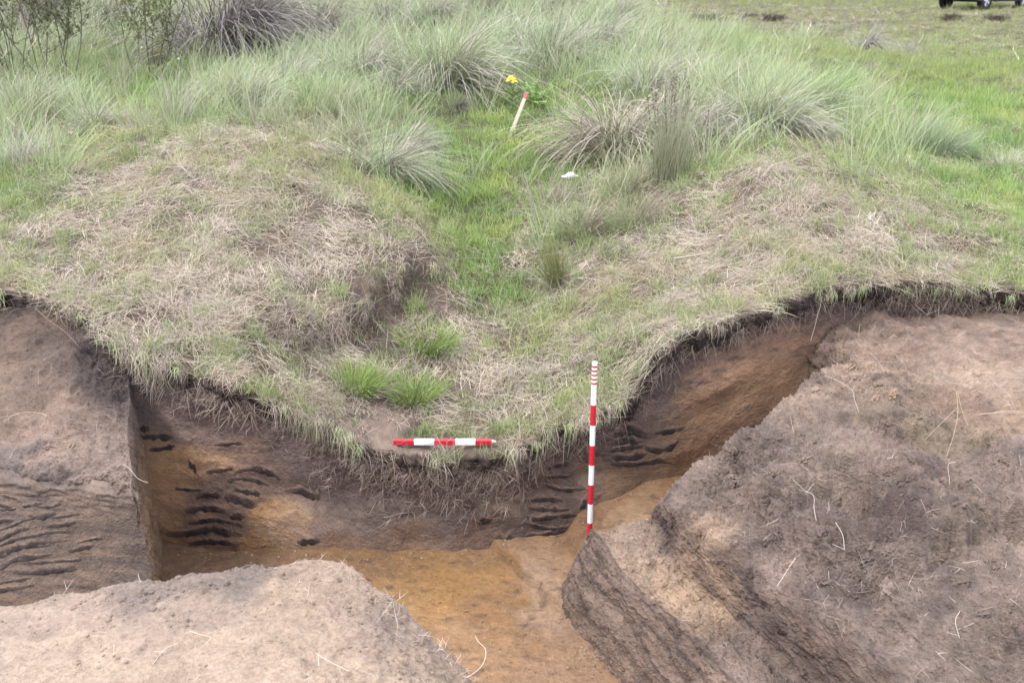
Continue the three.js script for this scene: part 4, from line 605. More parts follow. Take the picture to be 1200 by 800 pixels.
// ---------------------------------------------------------------- marram clumps, rushes and tussocks
const deadC = [0.4, 0.36, 0.31], deadDark = [0.2, 0.165, 0.15];
const STYLE = {   // green: count, shortest, longest, tilt, droop, wind | dead: count, shortest, longest, least tilt, most tilt, droop, side | colours
  hero: { g: [900, 0.5, 0.98, 0.42, 0.9, 0.5], d: [620, 0.35, 0.8, 0.5, 1.5, 2.4, 0.8], r: 0.2, c: [0.29, 0.33, 0.205], dc: deadC },
  droop: { g: [300, 0.4, 0.8, 0.7, 2.0, 1.6], d: [1300, 0.5, 1.0, 0.3, 1.3, 2.6, 1.6], r: 0.3, c: [0.27, 0.28, 0.2], dc: [0.24, 0.21, 0.2] },
  dark: { g: [250, 0.3, 0.7, 0.7, 1.8, 0.8], d: [700, 0.3, 0.7, 0.4, 1.6, 3, 0.8], r: 0.22, c: [0.24, 0.25, 0.17], dc: deadDark },
  fan: { g: [560, 0.45, 0.95, 0.75, 1.3, 0.9], d: [480, 0.3, 0.6, 0.7, 1.5, 2, 0.5], r: 0.16, c: [0.34, 0.38, 0.26], dc: deadC },
  pale: { g: [800, 0.45, 0.95, 0.55, 1.3, 0.9], d: [620, 0.3, 0.75, 0.5, 1.4, 2, 0.6], r: 0.26, c: [0.33, 0.385, 0.27], dc: [0.36, 0.32, 0.28] },
  sweep: { g: [620, 0.5, 1.05, 0.6, 2.1, 2.6], d: [520, 0.3, 0.7, 0.6, 1.5, 2.4, 1.4], r: 0.18, c: [0.29, 0.345, 0.22], dc: [0.34, 0.3, 0.25] },
  hollow: { g: [520, 0.4, 0.85, 0.8, 2.0, 0.4], d: [900, 0.35, 0.8, 0.7, 1.5, 3.4, 0.0], r: 0.24, c: [0.27, 0.3, 0.17], dc: [0.33, 0.275, 0.225] },
  arch: { g: [620, 0.45, 0.95, 0.55, 2.6, 1.8], d: [620, 0.4, 0.85, 0.4, 1.3, 3.2, 1.6], r: 0.2, c: [0.31, 0.35, 0.23], dc: [0.36, 0.32, 0.29] },
  green: { g: [800, 0.4, 0.9, 0.5, 0.9, 0.6], d: [150, 0.3, 0.5, 0.7, 1.5, 2, 0.4], r: 0.2, c: [0.25, 0.325, 0.15], dc: deadC },
  blue: { g: [800, 0.4, 0.9, 0.45, 0.9, 0.6], d: [120, 0.3, 0.5, 0.7, 1.5, 2, 0.4], r: 0.24, c: [0.24, 0.305, 0.2], dc: deadC },
  grey: { g: [420, 0.4, 0.8, 0.8, 2.0, 1.2], d: [620, 0.4, 0.85, 0.4, 1.5, 2.6, 1.0], r: 0.26, c: [0.31, 0.32, 0.25], dc: [0.36, 0.33, 0.3] },
  dull: { g: [520, 0.35, 0.85, 0.6, 1.1, 0.5], d: [420, 0.3, 0.8, 0.4, 1.5, 1.6, 0.4], r: 0.26, c: [0.25, 0.285, 0.14], dc: [0.31, 0.26, 0.2] },
};
const protos = {};
function blades(style, seed) {
  const s = STYLE[style]; R = rng32(seed); const g = new Blades(), d = new Blades(), [n, l0, l1, tl, dr, wd] = s.g, [m, k0, k1, t0, t1, dd, side] = s.d;
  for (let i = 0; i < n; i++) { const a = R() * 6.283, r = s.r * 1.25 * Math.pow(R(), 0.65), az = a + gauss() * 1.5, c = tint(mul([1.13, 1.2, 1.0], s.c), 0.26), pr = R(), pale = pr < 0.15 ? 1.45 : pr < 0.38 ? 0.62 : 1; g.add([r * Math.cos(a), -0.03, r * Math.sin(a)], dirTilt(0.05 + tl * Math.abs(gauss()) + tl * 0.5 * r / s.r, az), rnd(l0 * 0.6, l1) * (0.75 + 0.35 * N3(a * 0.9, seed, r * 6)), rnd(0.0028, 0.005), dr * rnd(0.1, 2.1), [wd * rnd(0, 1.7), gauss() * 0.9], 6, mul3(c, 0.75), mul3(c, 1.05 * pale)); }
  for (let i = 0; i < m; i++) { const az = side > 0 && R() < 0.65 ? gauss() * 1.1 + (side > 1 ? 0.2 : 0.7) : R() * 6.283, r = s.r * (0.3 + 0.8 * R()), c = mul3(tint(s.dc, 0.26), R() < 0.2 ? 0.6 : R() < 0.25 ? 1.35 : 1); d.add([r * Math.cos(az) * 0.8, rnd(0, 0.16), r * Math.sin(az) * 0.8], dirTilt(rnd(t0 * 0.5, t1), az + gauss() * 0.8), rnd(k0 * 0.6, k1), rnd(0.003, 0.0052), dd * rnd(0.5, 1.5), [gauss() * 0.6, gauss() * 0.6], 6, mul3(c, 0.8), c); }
  return [g.geo(), d.geo()];
}
const CLUMPS = [  // style, x, z, size, turn, label, group
  ['hero', -0.71, -10.97, 1.03, 0.1, 'tall upright marram clump with dead grey skirt fanned out, left of the yellow flower'],
  ['droop', -3.7, -13.3, 1.5, 0, 'big dark drooping marram clump beside the leafy bush at the back'],
  ['dark', -2.66, -14.2, 1.0, 0.3, 'small dark dead tussock just right of the big drooping marram clump'],
  ['fan', -2.43, -9.57, 0.66, 2.9, 'pale fanned marram tuft in front of the big drooping clump, behind the left bank'],
  ['pale', -1.63, -11.13, 0.8, 0.5, 'hazy pale marram clump left of the tall upright clump with the grey skirt'],
  ['sweep', -0.99, -7.64, 0.62, 0.1, 'pale marram clump sweeping right over the green path from the left bank'],
  ['dark', -0.6, -16.3, 0.8, 1, 'small dark tussock at the top edge above the tall upright clump'],
  ['hollow', 0.86, -8.3, 0.85, 0, 'drooping marram clump with a brown hollow front, right of the leaning stake'],
  ['arch', 1.3, -10.3, 0.72, 0, 'marram clump with a white arching bundle of dead blades behind the brown hollow clump'],
  ['pale', 0.4, -12.6, 0.9, 0.2, 'broad pale marram clump directly behind the pale leafy plant and yellow flower'],
  ['pale', 0.98, -13.57, 0.95, 1.2, 'hazy pale marram clump on the dune crest, second back from the leafy plant'],
  ['pale', -0.11, -13.49, 0.8, 2.1, 'soft pale marram clump behind the yellow flower, nearest the dark top tussock'],
  ['arch', 1.35, -8.11, 0.7, 0.4, 'wide grey marram clump arching over, just right of the brown hollow clump'],
  ['grey', 2.4, -15.77, 0.36, 0.4, 'low silver grey grass tuft on open green ground beyond the dune'],
  ['hero', 1.96, -8.34, 0.72, -0.3, 'large marram clump with white dead blades hanging in front at the right bank crest'],
  ['sweep', 1.93, -10.06, 0.62, 0.1, 'pale marram clump sweeping flat along the dune crest at the back'],
  ['green', 2.84, -9.74, 0.7, 0.6, 'fresh green upright marram clump right of the white dead blades'],
  ['grey', 6.96, -21.1, 0.85, 0, 'large grey windswept grass clump out on the open field'],
  ['fan', 2.37, -8.18, 0.36, 1.5, 'small fanned grass tuft at the foot of the right bank crest'],
  ['blue', 3.69, -8.86, 0.55, 0.2, 'blue green soft grass clump standing alone on the field near the right bank'],
  ['dull', 0.78, -7.06, 0.48, 0.2, 'dull olive grass clump on the right side of the hollow, above the white scrap'],
  ['dull', 0.46, -6.66, 0.4, 1.2, 'low olive grass clump behind the spiky green rush'],
  ['dull', 0.78, -6.54, 0.38, 2.2, 'small olive grass clump between the rush and the right bank straw'],
  ['pale', -4.55, -9.74, 0.62, 0, 'pale soft grass clump at the far left in front of the dark bushes'],
  ['fan', -3.5, -8.67, 0.45, 0.9, 'fine pale fan of grass on the left green ground near the bush'],
  ['pale', -3.71, -7.68, 0.4, 1.9, 'low pale grass clump nearest the left frame edge above the bank'],
  ['fan', -1.2, -10.53, 0.58, 0.4, 'yellowish fanned tuft at the left foot of the tall upright clump'],
  ['pale', -2.34, -10.66, 0.58, 2.6, 'pale grass clump in line behind the fanned tuft of the left bank'],
  ['green', -1.8, -9.99, 0.55, 0.3, 'greener upright grass clump between the fanned tuft and the hazy pale clump'],
  ['green', -0.38, -11.6, 0.6, 0.8, 'dark green grass clump just left of the yellow flower'],
  ['pale', -3.47, -16.8, 0.75, 1.4, 'hazy pale clump on the skyline above the small dark dead tussock'],
  ['pale', -6.3, -16.8, 0.9, 0.1, 'hazy pale clump seen through the leafy bush at the back left'],
  ['dark', -7.6, -17.0, 1.4, 0.7, 'dark dead clump behind the twiggy bush in the far left corner'],
  ['grey', -1.88, -15.7, 0.8, 0, 'grey leaning clump at the back between the dark tussocks'],
  ['pale', -1.21, -15.21, 0.8, 0.9, 'tall hazy clump behind the tall upright clump with the grey skirt'],
  ['pale', 0.54, -16.9, 0.8, 1.8, 'faint pale clump at the top edge behind the broad pale clump'],
  ['pale', 1.63, -17.07, 0.72, 2.7, 'faint pale clump at the top edge at the end of the dune crest'],
  ['fan', 1.81, -13.19, 0.72, 0.2, 'fanned clump on the dune crest in front of the open heather ground'],
  ['green', 2.99, -14.24, 0.62, 0, 'green clump behind the flat sweeping crest clump'],
  ['green', 4.38, -13.82, 0.48, 1, 'small green clump at the right end of the dune'],
  ['dull', -1.38, -8.29, 0.36, 0.3, 'dull trampled grass clump on the back rim of the left bank'],
  ['sweep', -0.86, -8.67, 0.46, 0.4, 'small sweeping tuft on the left edge of the green path'],
  ['dark', -0.58, -10.16, 0.34, 2, 'little brown dead tuft in the moss below the tall upright clump'],
  ['dark', -4.39, -12.94, 0.36, 1, 'small brown dead tuft under the leafy bush'],
  ['dull', 0.25, -7.4, 0.3, 0.9, 'small brownish grass tuft on the green path left of the white scrap'],
  ['fan', 4.1, -8.51, 0.34, 3, 'loose pale tuft near the right frame edge on the green field'],
  ['green', 0.95, -10.9, 0.4, 1.3, 'green tuft between the leafy plant and the white arching bundle'],
  ['grey', 8.63, -23.33, 0.42, 1, 'low grey tuft just right of the large grey field clump'],
  ['dull', 5.0, -15.05, 0.36, 0, 'low olive tussock on the open green field, nearest the dune'],
  ['dull', 7.72, -21.06, 0.38, 1, 'low olive tussock on the field in front of the grey clumps'],
  ['dull', 7.07, -14.74, 0.24, 2, 'lone dark olive tussock in the middle of the right field'],
];
const usedStyle = {};
CLUMPS.forEach(([style, x, z, size, turn, label], i) => {
  const v = (usedStyle[style] = (usedStyle[style] || 0) + 1), key = style + (v % 3);
  const name = style === 'dull' || style === 'dark' || style === 'grey' ? 'grass_tussock' : 'marram_clump';
  let o;
  if (protos[key]) { o = protos[key].clone(); o.name = numbered(name); scene.add(o); o.userData = { label, category: 'grass clump' }; o.position.set(x, 0, z); o.rotation.y = turn * 0.35; }
  else { const [g, d] = blades(style, 100 + i); o = thing(name, label, 'grass clump', [x, 0, z], turn * 0.35); mesh('green_blades', g, M.blade, o); mesh('dead_skirt', d, M.straw, o); protos[key] = o; }
  o.position.y = landAt(x, z) - 0.02; o.scale.setScalar(size / 0.78); o.scale.x *= 1.12 + 0.2 * N3(x, z, 1); o.scale.y *= 1 + 0.15 * N3(x, z, 5); o.rotation.z = 0.16 * N3(x * 3, z, 9) - 0.05; o.rotation.x = 0.14 * N3(x, z * 3, 12); o.userData.group = 'grass clumps on the dune and banks';
});
// two stands with dark seed heads, and the spiky rush
function seedStand(x, z, size, label) {
  R = rng32(Math.round(x * 991)); const t = thing('seeding_grass', label, 'grass', [x, landAt(x, z) - 0.02, z]); t.scale.setScalar(size);
  const b = new Blades(), h = new Blades(); for (let i = 0; i < 420; i++) { const a = R() * 6.28, r = 0.22 * Math.sqrt(R()); b.add([r * Math.cos(a), 0, r * Math.sin(a)], dirTilt(Math.abs(gauss()) * 0.3, R() * 6.28), rnd(0.5, 1.1), 0.0045, rnd(0.2, 1), [rnd(-0.2, 0.6), gauss() * 0.3], 6, [0.18, 0.2, 0.1], [0.3, 0.3, 0.2]); }
  mesh('green_blades', b.geo(), M.blade, t);
  for (let i = 0; i < 16; i++) { const a = R() * 6.28, r = 0.2 * R(), d = dirTilt(Math.abs(gauss()) * 0.25, a), L = rnd(0.85, 1.25), c = [0.12, 0.095, 0.07]; h.add([r * Math.cos(a), 0, r * Math.sin(a)], d, L, 0.005, 0.05, [0, 0], 5, [0.2, 0.17, 0.12], c); for (let k = 0; k < 22; k++) { const f = L * rnd(0.6, 1); h.add([r * Math.cos(a) + d[0] * f, d[1] * f, r * Math.sin(a) + d[2] * f], dirTilt(rnd(0.3, 1.1), R() * 6.28), 0.03, 0.012, 0, [0, 0], 2, c, mul3(c, 1.3)); } }
  mesh('seed_heads', h.geo(), M.straw, t);
}
seedStand(1.08, -6.95, 0.62, 'upright grass with dark brown seed heads on the right side of the hollow');
seedStand(1.31, -8.3, 0.5, 'second, smaller stand of dark seed heads behind the upright one');
{
  R = rng32(401); const t = thing('soft_rush', 'spiky dark green rush tuft standing by the path in the hollow', 'rush', [0.29, landAt(0.29, -6.05) - 0.02, -6.05]);
  const b = new Blades(), d = new Blades(); for (let i = 0; i < 210; i++) { const a = R() * 6.28, r = 0.045 * Math.sqrt(R()); b.add([r * Math.cos(a), 0, r * Math.sin(a)], dirTilt(0.08 + Math.abs(gauss()) * 0.62, Math.PI + gauss() * 1.6), rnd(0.18, 0.42), 0.0034, 0.12, [-0.2, 0], 4, [0.13, 0.15, 0.045], [0.21, 0.23, 0.075]); }
  for (let i = 0; i < 60; i++) { const a = R() * 6.28; d.add([0.05 * Math.cos(a), 0.01, 0.05 * Math.sin(a)], dirTilt(rnd(0.6, 1.4), a), rnd(0.1, 0.25), 0.003, 1, [0, 0], 4, strawB, strawA); }
  mesh('green_blades', b.geo(), M.blade, t); mesh('dead_blades', d.geo(), M.straw, t);
}
{
  const TS = [[-0.82, -4.93, 1.35, 'large bright green tussock in the hollow, leftmost of the three by the scale bar'], [-0.52, -5.0, 1.2, 'middle bright green tussock of the three in the hollow'], [-0.47, -5.45, 1.35, 'bright green tussock furthest back of the three in the hollow'],
    [1.98, -6.37, 0.6, 'round yellow green tussock on the right bank straw, leftmost of three'], [2.21, -6.36, 0.5, 'flat yellow green tussock on the right bank, nearest of three'], [2.48, -6.88, 0.5, 'small round tussock on the right bank, furthest back of three'],
    [-1.16, -6.48, 0.5, 'small fresh green tuft at the right crest of the left bank'], [-1.39, -6.31, 0.45, 'rusty yellow tuft on the crown of the left bank'], [1.13, -5.32, 0.5, 'small yellow green tuft in the straw of the right bank near the cut edge']];
  TS.forEach(([x, z, s, label], i) => {
    R = rng32(500 + i); const t = thing('grass_tussock', label, 'grass tuft', [x, landAt(x, z) - 0.015, z]), b = new Blades(), d = new Blades(), c = i < 3 || i === 6 ? [0.215, 0.3, 0.065] : i === 7 ? [0.27, 0.21, 0.1] : [0.265, 0.27, 0.1];
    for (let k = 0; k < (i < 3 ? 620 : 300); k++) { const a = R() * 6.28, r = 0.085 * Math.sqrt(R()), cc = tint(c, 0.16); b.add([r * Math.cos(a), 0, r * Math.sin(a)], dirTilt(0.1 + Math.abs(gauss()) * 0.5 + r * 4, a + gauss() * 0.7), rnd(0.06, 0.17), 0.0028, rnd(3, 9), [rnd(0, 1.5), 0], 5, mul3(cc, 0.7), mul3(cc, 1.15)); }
    for (let k = 0; k < 90; k++) { const a = R() * 6.28, cc = tint(strawB, 0.2); d.add([0.09 * Math.cos(a), 0.005, 0.09 * Math.sin(a)], dirTilt(rnd(0.8, 1.5), a), rnd(0.06, 0.16), 0.003, 2, [0, 0], 4, cc, cc); }
    mesh('green_blades', b.geo(), M.blade, t); mesh('dead_blades', d.geo(), M.straw, t); t.scale.setScalar(s); if (i > 2) t.scale.y *= 0.75;
  });
}
// heather on the far field
{
  const HS = [[8.74, -35.98, 0.8, 'dark purple heather mound on the far field, right of the brown one'], [6.37, -34.76, 0.85, 'dark brown heather mound on the far field nearest the dune'], [8.22, -36.91, 0.6, 'smaller heather mound at the back of the far field'], [9.82, -34.2, 0.6, 'low purple heather patch right of the dark purple mound'], [14.35, -34.97, 0.7, 'low dark heather patch on the grass below the parked car, left one'], [15.6, -34.66, 0.75, 'low dark heather patch on the grass below the parked car, right one'], [17.0, -33.5, 0.6, 'low heather patch at the right frame edge below the car']];
  R = rng32(610); const f = new Blades(), s = new Blades(), p = new Blades();
  for (let k = 0; k < 2600; k++) { const a = R() * 6.28, e = Math.acos(R()), r = 0.5 * Math.cbrt(0.35 + 0.65 * R()) * (0.75 + 0.6 * N3(Math.cos(a) * 1.3, Math.sin(a) * 1.3, e * 1.5)), x = r * Math.sin(e) * Math.cos(a), y = r * Math.cos(e) * 0.8, z = r * Math.sin(e) * Math.sin(a), c = tint(R() < 0.4 ? [0.11, 0.07, 0.09] : [0.075, 0.065, 0.04], 0.3); f.add([x, y, z], dirTilt(rnd(0, 0.9), a), rnd(0.05, 0.12), 0.012, 1, [0, 0], 2, c, mul3(c, 1.2)); }
  for (let k = 0; k < 60; k++) s.add([gauss() * 0.1, -0.05, gauss() * 0.1], dirTilt(rnd(0, 1.1), R() * 6.28), 0.45, 0.01, 0.2, [0, 0], 3, [0.07, 0.05, 0.04], [0.08, 0.06, 0.05]);
  const fg = f.geo(), sg = s.geo();
  for (const [x, z, k, label] of HS) { const t = thing('heather_bush', label, 'heather', [x, landAt(x, z) - 0.02, z], x); mesh('foliage', fg, M.straw, t); mesh('stem', sg, M.straw, t); t.scale.set(k * 1.3, k * 0.8, k); }
}
// two leafy bushes at the back left
function bush(x, z, h, n, label, leafC, seed, leaves) {
  R = rng32(seed); const t = thing('leafy_bush', label, 'bush', [x, landAt(x, z) - 0.03, z]), l = new Blades();
  const twig = (p, d, len, r, depth) => {
    const pts = [new THREE.Vector3(...p)]; let [dx, dy, dz] = d, q = [...p];
    for (let k = 0; k < 5; k++) { dx += gauss() * 0.22; dz += gauss() * 0.22; dy += gauss() * 0.12 + 0.03; const m = Math.hypot(dx, dy, dz); dx /= m; dy /= m; dz /= m; q = [q[0] + dx * len / 5, q[1] + dy * len / 5, q[2] + dz * len / 5]; pts.push(new THREE.Vector3(...q));
      if (depth < 2 && k > 0) for (let b = 0; b < 2; b++) if (R() < 0.5) twigs.push([[...q], dirTilt(rnd(0.3, 1.2), R() * 6.28), len * rnd(0.3, 0.55), r * 0.55, depth + 1]);
      for (let b = 0; b < leaves + 1; b++) if (R() < 0.8) { const c = tint(leafC, 0.25); l.add([q[0] + gauss() * 0.03, q[1] + gauss() * 0.03, q[2] + gauss() * 0.03], dirTilt(rnd(0.3, 1.5), R() * 6.28), rnd(0.03, 0.055), 0.022, 3, [0, 0], 2, mul3(c, 0.8), c); } }
    return new THREE.TubeGeometry(new THREE.CatmullRomCurve3(pts), 6, r, 5);
  };
  const twigs = [], wood = flat([0.1, 0.08, 0.065], { roughness: 0.9 });
  for (let i = 0; i < n; i++) { const a = R() * 6.28; mesh('branch', twig([0.12 * Math.cos(a), 0, 0.12 * Math.sin(a)], dirTilt(rnd(0.1, 0.6), a), h * rnd(0.7, 1.1), 0.0055, 0), wood, t); }
  const gs = []; while (twigs.length) { const w = twigs.pop(); gs.push(twig(...w)); } kind(mesh('twig', mergeGeometries(gs), wood, t), 'stuff'); mesh('foliage', l.geo(), M.blade, t);
}
bush(-4.75, -11.0, 1.5, 9, 'thin leafy willow bush with bare dark twigs at the back left', [0.2, 0.235, 0.11], 701, 4);
bush(-4.0, -11.6, 1.25, 6, 'second thin leafy bush standing right of the twiggy willow', [0.22, 0.25, 0.11], 702, 2);
bush(-5.9, -12.4, 1.5, 12, 'dense dark leafless bush in the far top left corner', [0.13, 0.13, 0.09], 703, 1);

// ---------------------------------------------------------------- the survey rods
const redP = flat([0.5, 0.012, 0.03], { roughness: 0.45 }), whiteP = flat([0.78, 0.78, 0.8], { roughness: 0.45 }), woodP = flat([0.42, 0.36, 0.3], { roughness: 0.85 });
function wornPaint(m, c, chips) { m.map = tex(64, (i, x, y) => { const n = 0.5 + 0.5 * fbm(x * 0.12, y * 0.12, chips, 4); const k = n > 0.66 ? 0.6 : 0.82 + 0.18 * n; return [k, k, k]; }); return m; }
wornPaint(redP, 0, 3); wornPaint(whiteP, 0, 8);
{
  const t = thing('ranging_rod', 'upright red and white ranging rod standing in front of the section wall', 'survey rod', [0.364, -0.75, -4.19], 0.1);
  const cyl = (h) => { const g = new THREE.CylinderGeometry(0.0125, 0.0125, h, 20); return g; };
  let y = 1.0; const band = (h, red) => { const m = mesh(red ? 'red_band' : 'white_band', cyl(h), red ? redP : whiteP, t); m.position.y = y - h / 2; y -= h; };
  for (let k = 0; k < 5; k++) { band(0.0115, false); band(0.0085, true); }
  for (let k = 0; k < 9; k++) band(0.1, k % 2 === 1);
  const cap = mesh('cap', new THREE.CylinderGeometry(0.0118, 0.0125, 0.003, 20), whiteP, t); cap.position.y = 1.0015;
  const tip = mesh('steel_tip', new THREE.ConeGeometry(0.0125, 0.1, 20), flat([0.3, 0.3, 0.31], { metalness: 0.8, roughness: 0.5 }), t); tip.rotation.x = Math.PI; tip.position.y = -0.05;
}
{
  const x0 = -0.577, t = thing('scale_bar', 'short red and white scale bar lying flat on the turf edge above the section', 'scale bar', [x0, -0.298, -4.5], 0.0);
  let x = 0; for (let k = 0; k < 5; k++) { const L = k === 4 ? 0.078 : 0.1, m = mesh(k % 2 ? 'white_band' : 'red_band', new RoundedBoxGeometry(L - 0.0004, 0.026, 0.026, 3, 0.003), k % 2 ? whiteP : redP, t); m.position.set(x + L / 2, 0.013, 0); x += L; }
  const g = new THREE.CylinderGeometry(0.006, 0.0125, 0.022, 4, 1); g.rotateY(Math.PI / 4); g.rotateZ(-Math.PI / 2); const tip = mesh('worn_tip', g, flat([0.62, 0.42, 0.38]), t); tip.position.set(x + 0.011, 0.013, 0);
}
{
  const y = landAt(-0.039, -9.555), t = thing('wooden_stake', 'pale wooden stake with red painted tip leaning in the green hollow', 'stake', [-0.045, y - 0.06, -9.5]);
  t.rotation.set(-0.45, 0, -0.36, 'YXZ');
  const shaft = mesh('shaft', new RoundedBoxGeometry(0.034, 0.46, 0.02, 2, 0.004), flat([0.4, 0.345, 0.29], { roughness: 0.85 }), t); shaft.position.y = 0.23;
  const tip = mesh('red_tip', new RoundedBoxGeometry(0.035, 0.06, 0.021, 2, 0.004), flat([0.34, 0.08, 0.085], { roughness: 0.6 }), t); tip.position.y = 0.488;
}
// crumpled paper
{
  const t = thing('paper_scrap', 'crumpled white paper scrap lying in the green grass', 'litter', [0.44, landAt(0.44, -7.8) + 0.045, -7.8], 0.3); t.userData.label = 'crumpled white paper scrap lying in the grass of the hollow';
  const lump = (sx, sy, sz, sd) => { const g = new THREE.IcosahedronGeometry(1, 5), p = g.attributes.position; for (let i = 0; i < p.count; i++) { const x = p.getX(i), y = p.getY(i), z = p.getZ(i), k = 0.85 + 0.25 * Math.abs(N3(x * 1.6, y * 1.6, z * 1.6 + sd)) + 0.12 * Math.abs(N3(x * 4, y * 4, z * 4 + sd)); p.setXYZ(i, x * k * sx, y * k * sy, z * k * sz); } g.computeVertexNormals(); return g; };
  const wp = flat([0.6, 0.62, 0.67], { roughness: 0.7 });
  mesh('crumpled_sheet', lump(0.045, 0.035, 0.035, 1), wp, t).position.set(0.012, 0.01, 0); mesh('torn_flap', lump(0.04, 0.016, 0.03, 5), wp, t).position.set(-0.045, 0, 0.005); mesh('torn_flap', lump(0.03, 0.012, 0.022, 8), wp, t).position.set(0.065, 0, 0.008); t.scale.set(0.8, 0.7, 0.8);
}
// ragwort in flower
{
  R = rng32(801); const x = -0.005, z = -10.3, t = thing('ragwort', 'yellow ragwort in flower standing behind the leaning stake', 'wildflower', [x, landAt(x, z) - 0.02, z]);
  const green = flat([0.15, 0.22, 0.06], { roughness: 0.8 }), leafM = new THREE.MeshPhysicalMaterial({ color: new THREE.Color().setRGB(0.2, 0.29, 0.09), roughness: 0.8, side: THREE.DoubleSide, transmission: 0.3, thickness: 0 }), yel = new THREE.MeshPhysicalMaterial({ color: new THREE.Color().setRGB(0.72, 0.54, 0.015), roughness: 0.7, side: THREE.DoubleSide, transmission: 0.25, thickness: 0 }), disc = flat([0.62, 0.36, 0.02]);
  mesh('stem', new THREE.TubeGeometry(new THREE.CatmullRomCurve3([new THREE.Vector3(0, 0, 0), new THREE.Vector3(0.01, 0.16, 0), new THREE.Vector3(0.0, 0.32, 0.01)]), 10, 0.005, 7), green, t);
  for (let k = 0; k < 12; k++) { const h = 0.05 + 0.24 * k / 12, a = k * 2.4, b = new Blades(); b.add([0, 0, 0], dirTilt(0.9, a), rnd(0.1, 0.17), 0.036, 3, [0, 0], 5, [1, 1, 1], [1, 1, 1]); for (let s = 0; s < 8; s++) { const f = 0.02 + 0.011 * s, d = dirTilt(1.05, a); b.add([d[0] * f, d[1] * f, d[2] * f], dirTilt(1.2, a + (s % 2 ? 0.9 : -0.9)), 0.035, 0.014, 3, [0, 0], 2, [1, 1, 1], [1, 1, 1]); } const m = mesh('leaf', b.geo(), leafM, t); m.position.y = h; }
  const petal = (() => { const b = new Blades(); for (let k = 0; k < 13; k++) { const a = k / 13 * 6.283; b.add([0.004 * Math.cos(a), 0, 0.004 * Math.sin(a)], dirTilt(1.35, a), 0.0115, 0.006, 8, [0, 0], 2, [1, 1, 1], [1, 1, 1], a + 1.57); } return b.geo(); })(), dg = new THREE.SphereGeometry(0.0055, 8, 5);
  for (let k = 0; k < 26; k++) { const a = k * 2.4 + gauss() * 0.5, r = 0.058 * Math.sqrt((k + 0.5) / 34), px = r * Math.cos(a), pz = r * Math.sin(a), py = 0.345 + 0.05 * (1 - (r / 0.06) ** 2) + gauss() * 0.012 + pz * -0.3; const f = mesh('flower_head', petal, yel, t); f.position.set(px, py, pz); f.rotation.set(0.55 + pz * 5, 0, -px * 8, 'YXZ'); mesh('disc', dg, disc, f).scale.y = 0.6;
    if (k % 3 === 0) mesh('stalk', new THREE.TubeGeometry(new THREE.LineCurve3(new THREE.Vector3(0, 0.29, 0), new THREE.Vector3(px, py, pz)), 2, 0.0018, 4), green, t); }
}
{
  R = rng32(811); const x = 0.25, z = -10.45, t = thing('leafy_plant', 'pale green leafy plant with lobed leaves just right of the yellow flower', 'plant', [x, landAt(x, z) - 0.02, z]), lm = new THREE.MeshPhysicalMaterial({ color: new THREE.Color().setRGB(0.26, 0.38, 0.12), roughness: 0.8, side: THREE.DoubleSide, transmission: 0.3, thickness: 0 });
  for (let k = 0; k < 15; k++) { const a = R() * 6.28, tl = rnd(0.1, 1.1), L = rnd(0.26, 0.42), d = dirTilt(tl, a), b = new Blades(); b.add([0, 0, 0], d, L, 0.012, 1.5, [0, 0], 5, [1, 1, 1], [1, 1, 1]); for (let s = 0; s < 16; s++) { const f = L * (0.2 + 0.8 * s / 16), g = 0.75 * f * f; b.add([d[0] * f, d[1] * f - g, d[2] * f], dirTilt(1.1, a + (s % 2 ? 1.1 : -1.1)), 0.075 * (1.1 - s / 20), 0.026, 2, [0, 0], 3, [1, 1, 1], [1, 1, 1]); } mesh('leaf', b.geo(), lm, t); }
}
for (const [x, z, label] of [[-4.5, -12.9, 'tiny white flower in the grass under the leafy bush'], [-3.77, -11.95, 'tiny white flower in the grass right of the leafy bush, nearer the drooping clump']]) {
  const t = thing('white_flower', label, 'wildflower', [x, landAt(x, z), z]); mesh('stem', new THREE.CylinderGeometry(0.002, 0.003, 0.16, 5), flat([0.15, 0.22, 0.06]), t).position.y = 0.08;
  mesh('flower_head', new THREE.SphereGeometry(0.013, 10, 6), flat([0.62, 0.62, 0.58]), t).position.y = 0.17;
}
// a dark lump of peaty turf at the foot of the left face
{
  R = rng32(820); const t = thing('peat_clod', 'dark crumbled peat clod at the foot of the left face behind the sand heap', 'clod', [-1.62, -0.79, -3.72]);
  const lump = (s, sd, flatY) => { const g = new THREE.IcosahedronGeometry(1, 16), p = g.attributes.position, c = []; for (let i = 0; i < p.count; i++) { const x = p.getX(i), y = p.getY(i), z = p.getZ(i), k = 0.8 + 0.25 * N3(x * 1.4, y * 2.4, z * 1.4 + sd) + 0.13 * N3(x * 4, y * 7, z * 4 + sd) + 0.06 * N3(x * 12, y * 12, z * 12); p.setXYZ(i, x * k * s, y * k * s * flatY, z * k * s * 0.7); c.push(...mul3(mix3([0.05, 0.035, 0.032], [0.2, 0.1, 0.06], clamp(N3(x * 2, y * 3, z * 2 + 4 + sd))), 1)); } g.setAttribute('color', new THREE.Float32BufferAttribute(c, 3)); g.computeVertexNormals(); return g; };
  const m = new THREE.MeshStandardMaterial({ vertexColors: true, roughness: 1 });
  mesh('clod', lump(0.12, 1, 0.6), m, t).rotation.z = 0.5; const b = mesh('clod', lump(0.09, 4, 0.5), m, t); b.position.set(-0.13, -0.08, 0.02); b.rotation.z = 0.5; const c = mesh('clod', lump(0.06, 7, 0.6), m, t); c.position.set(0.11, 0.03, 0.03);
}
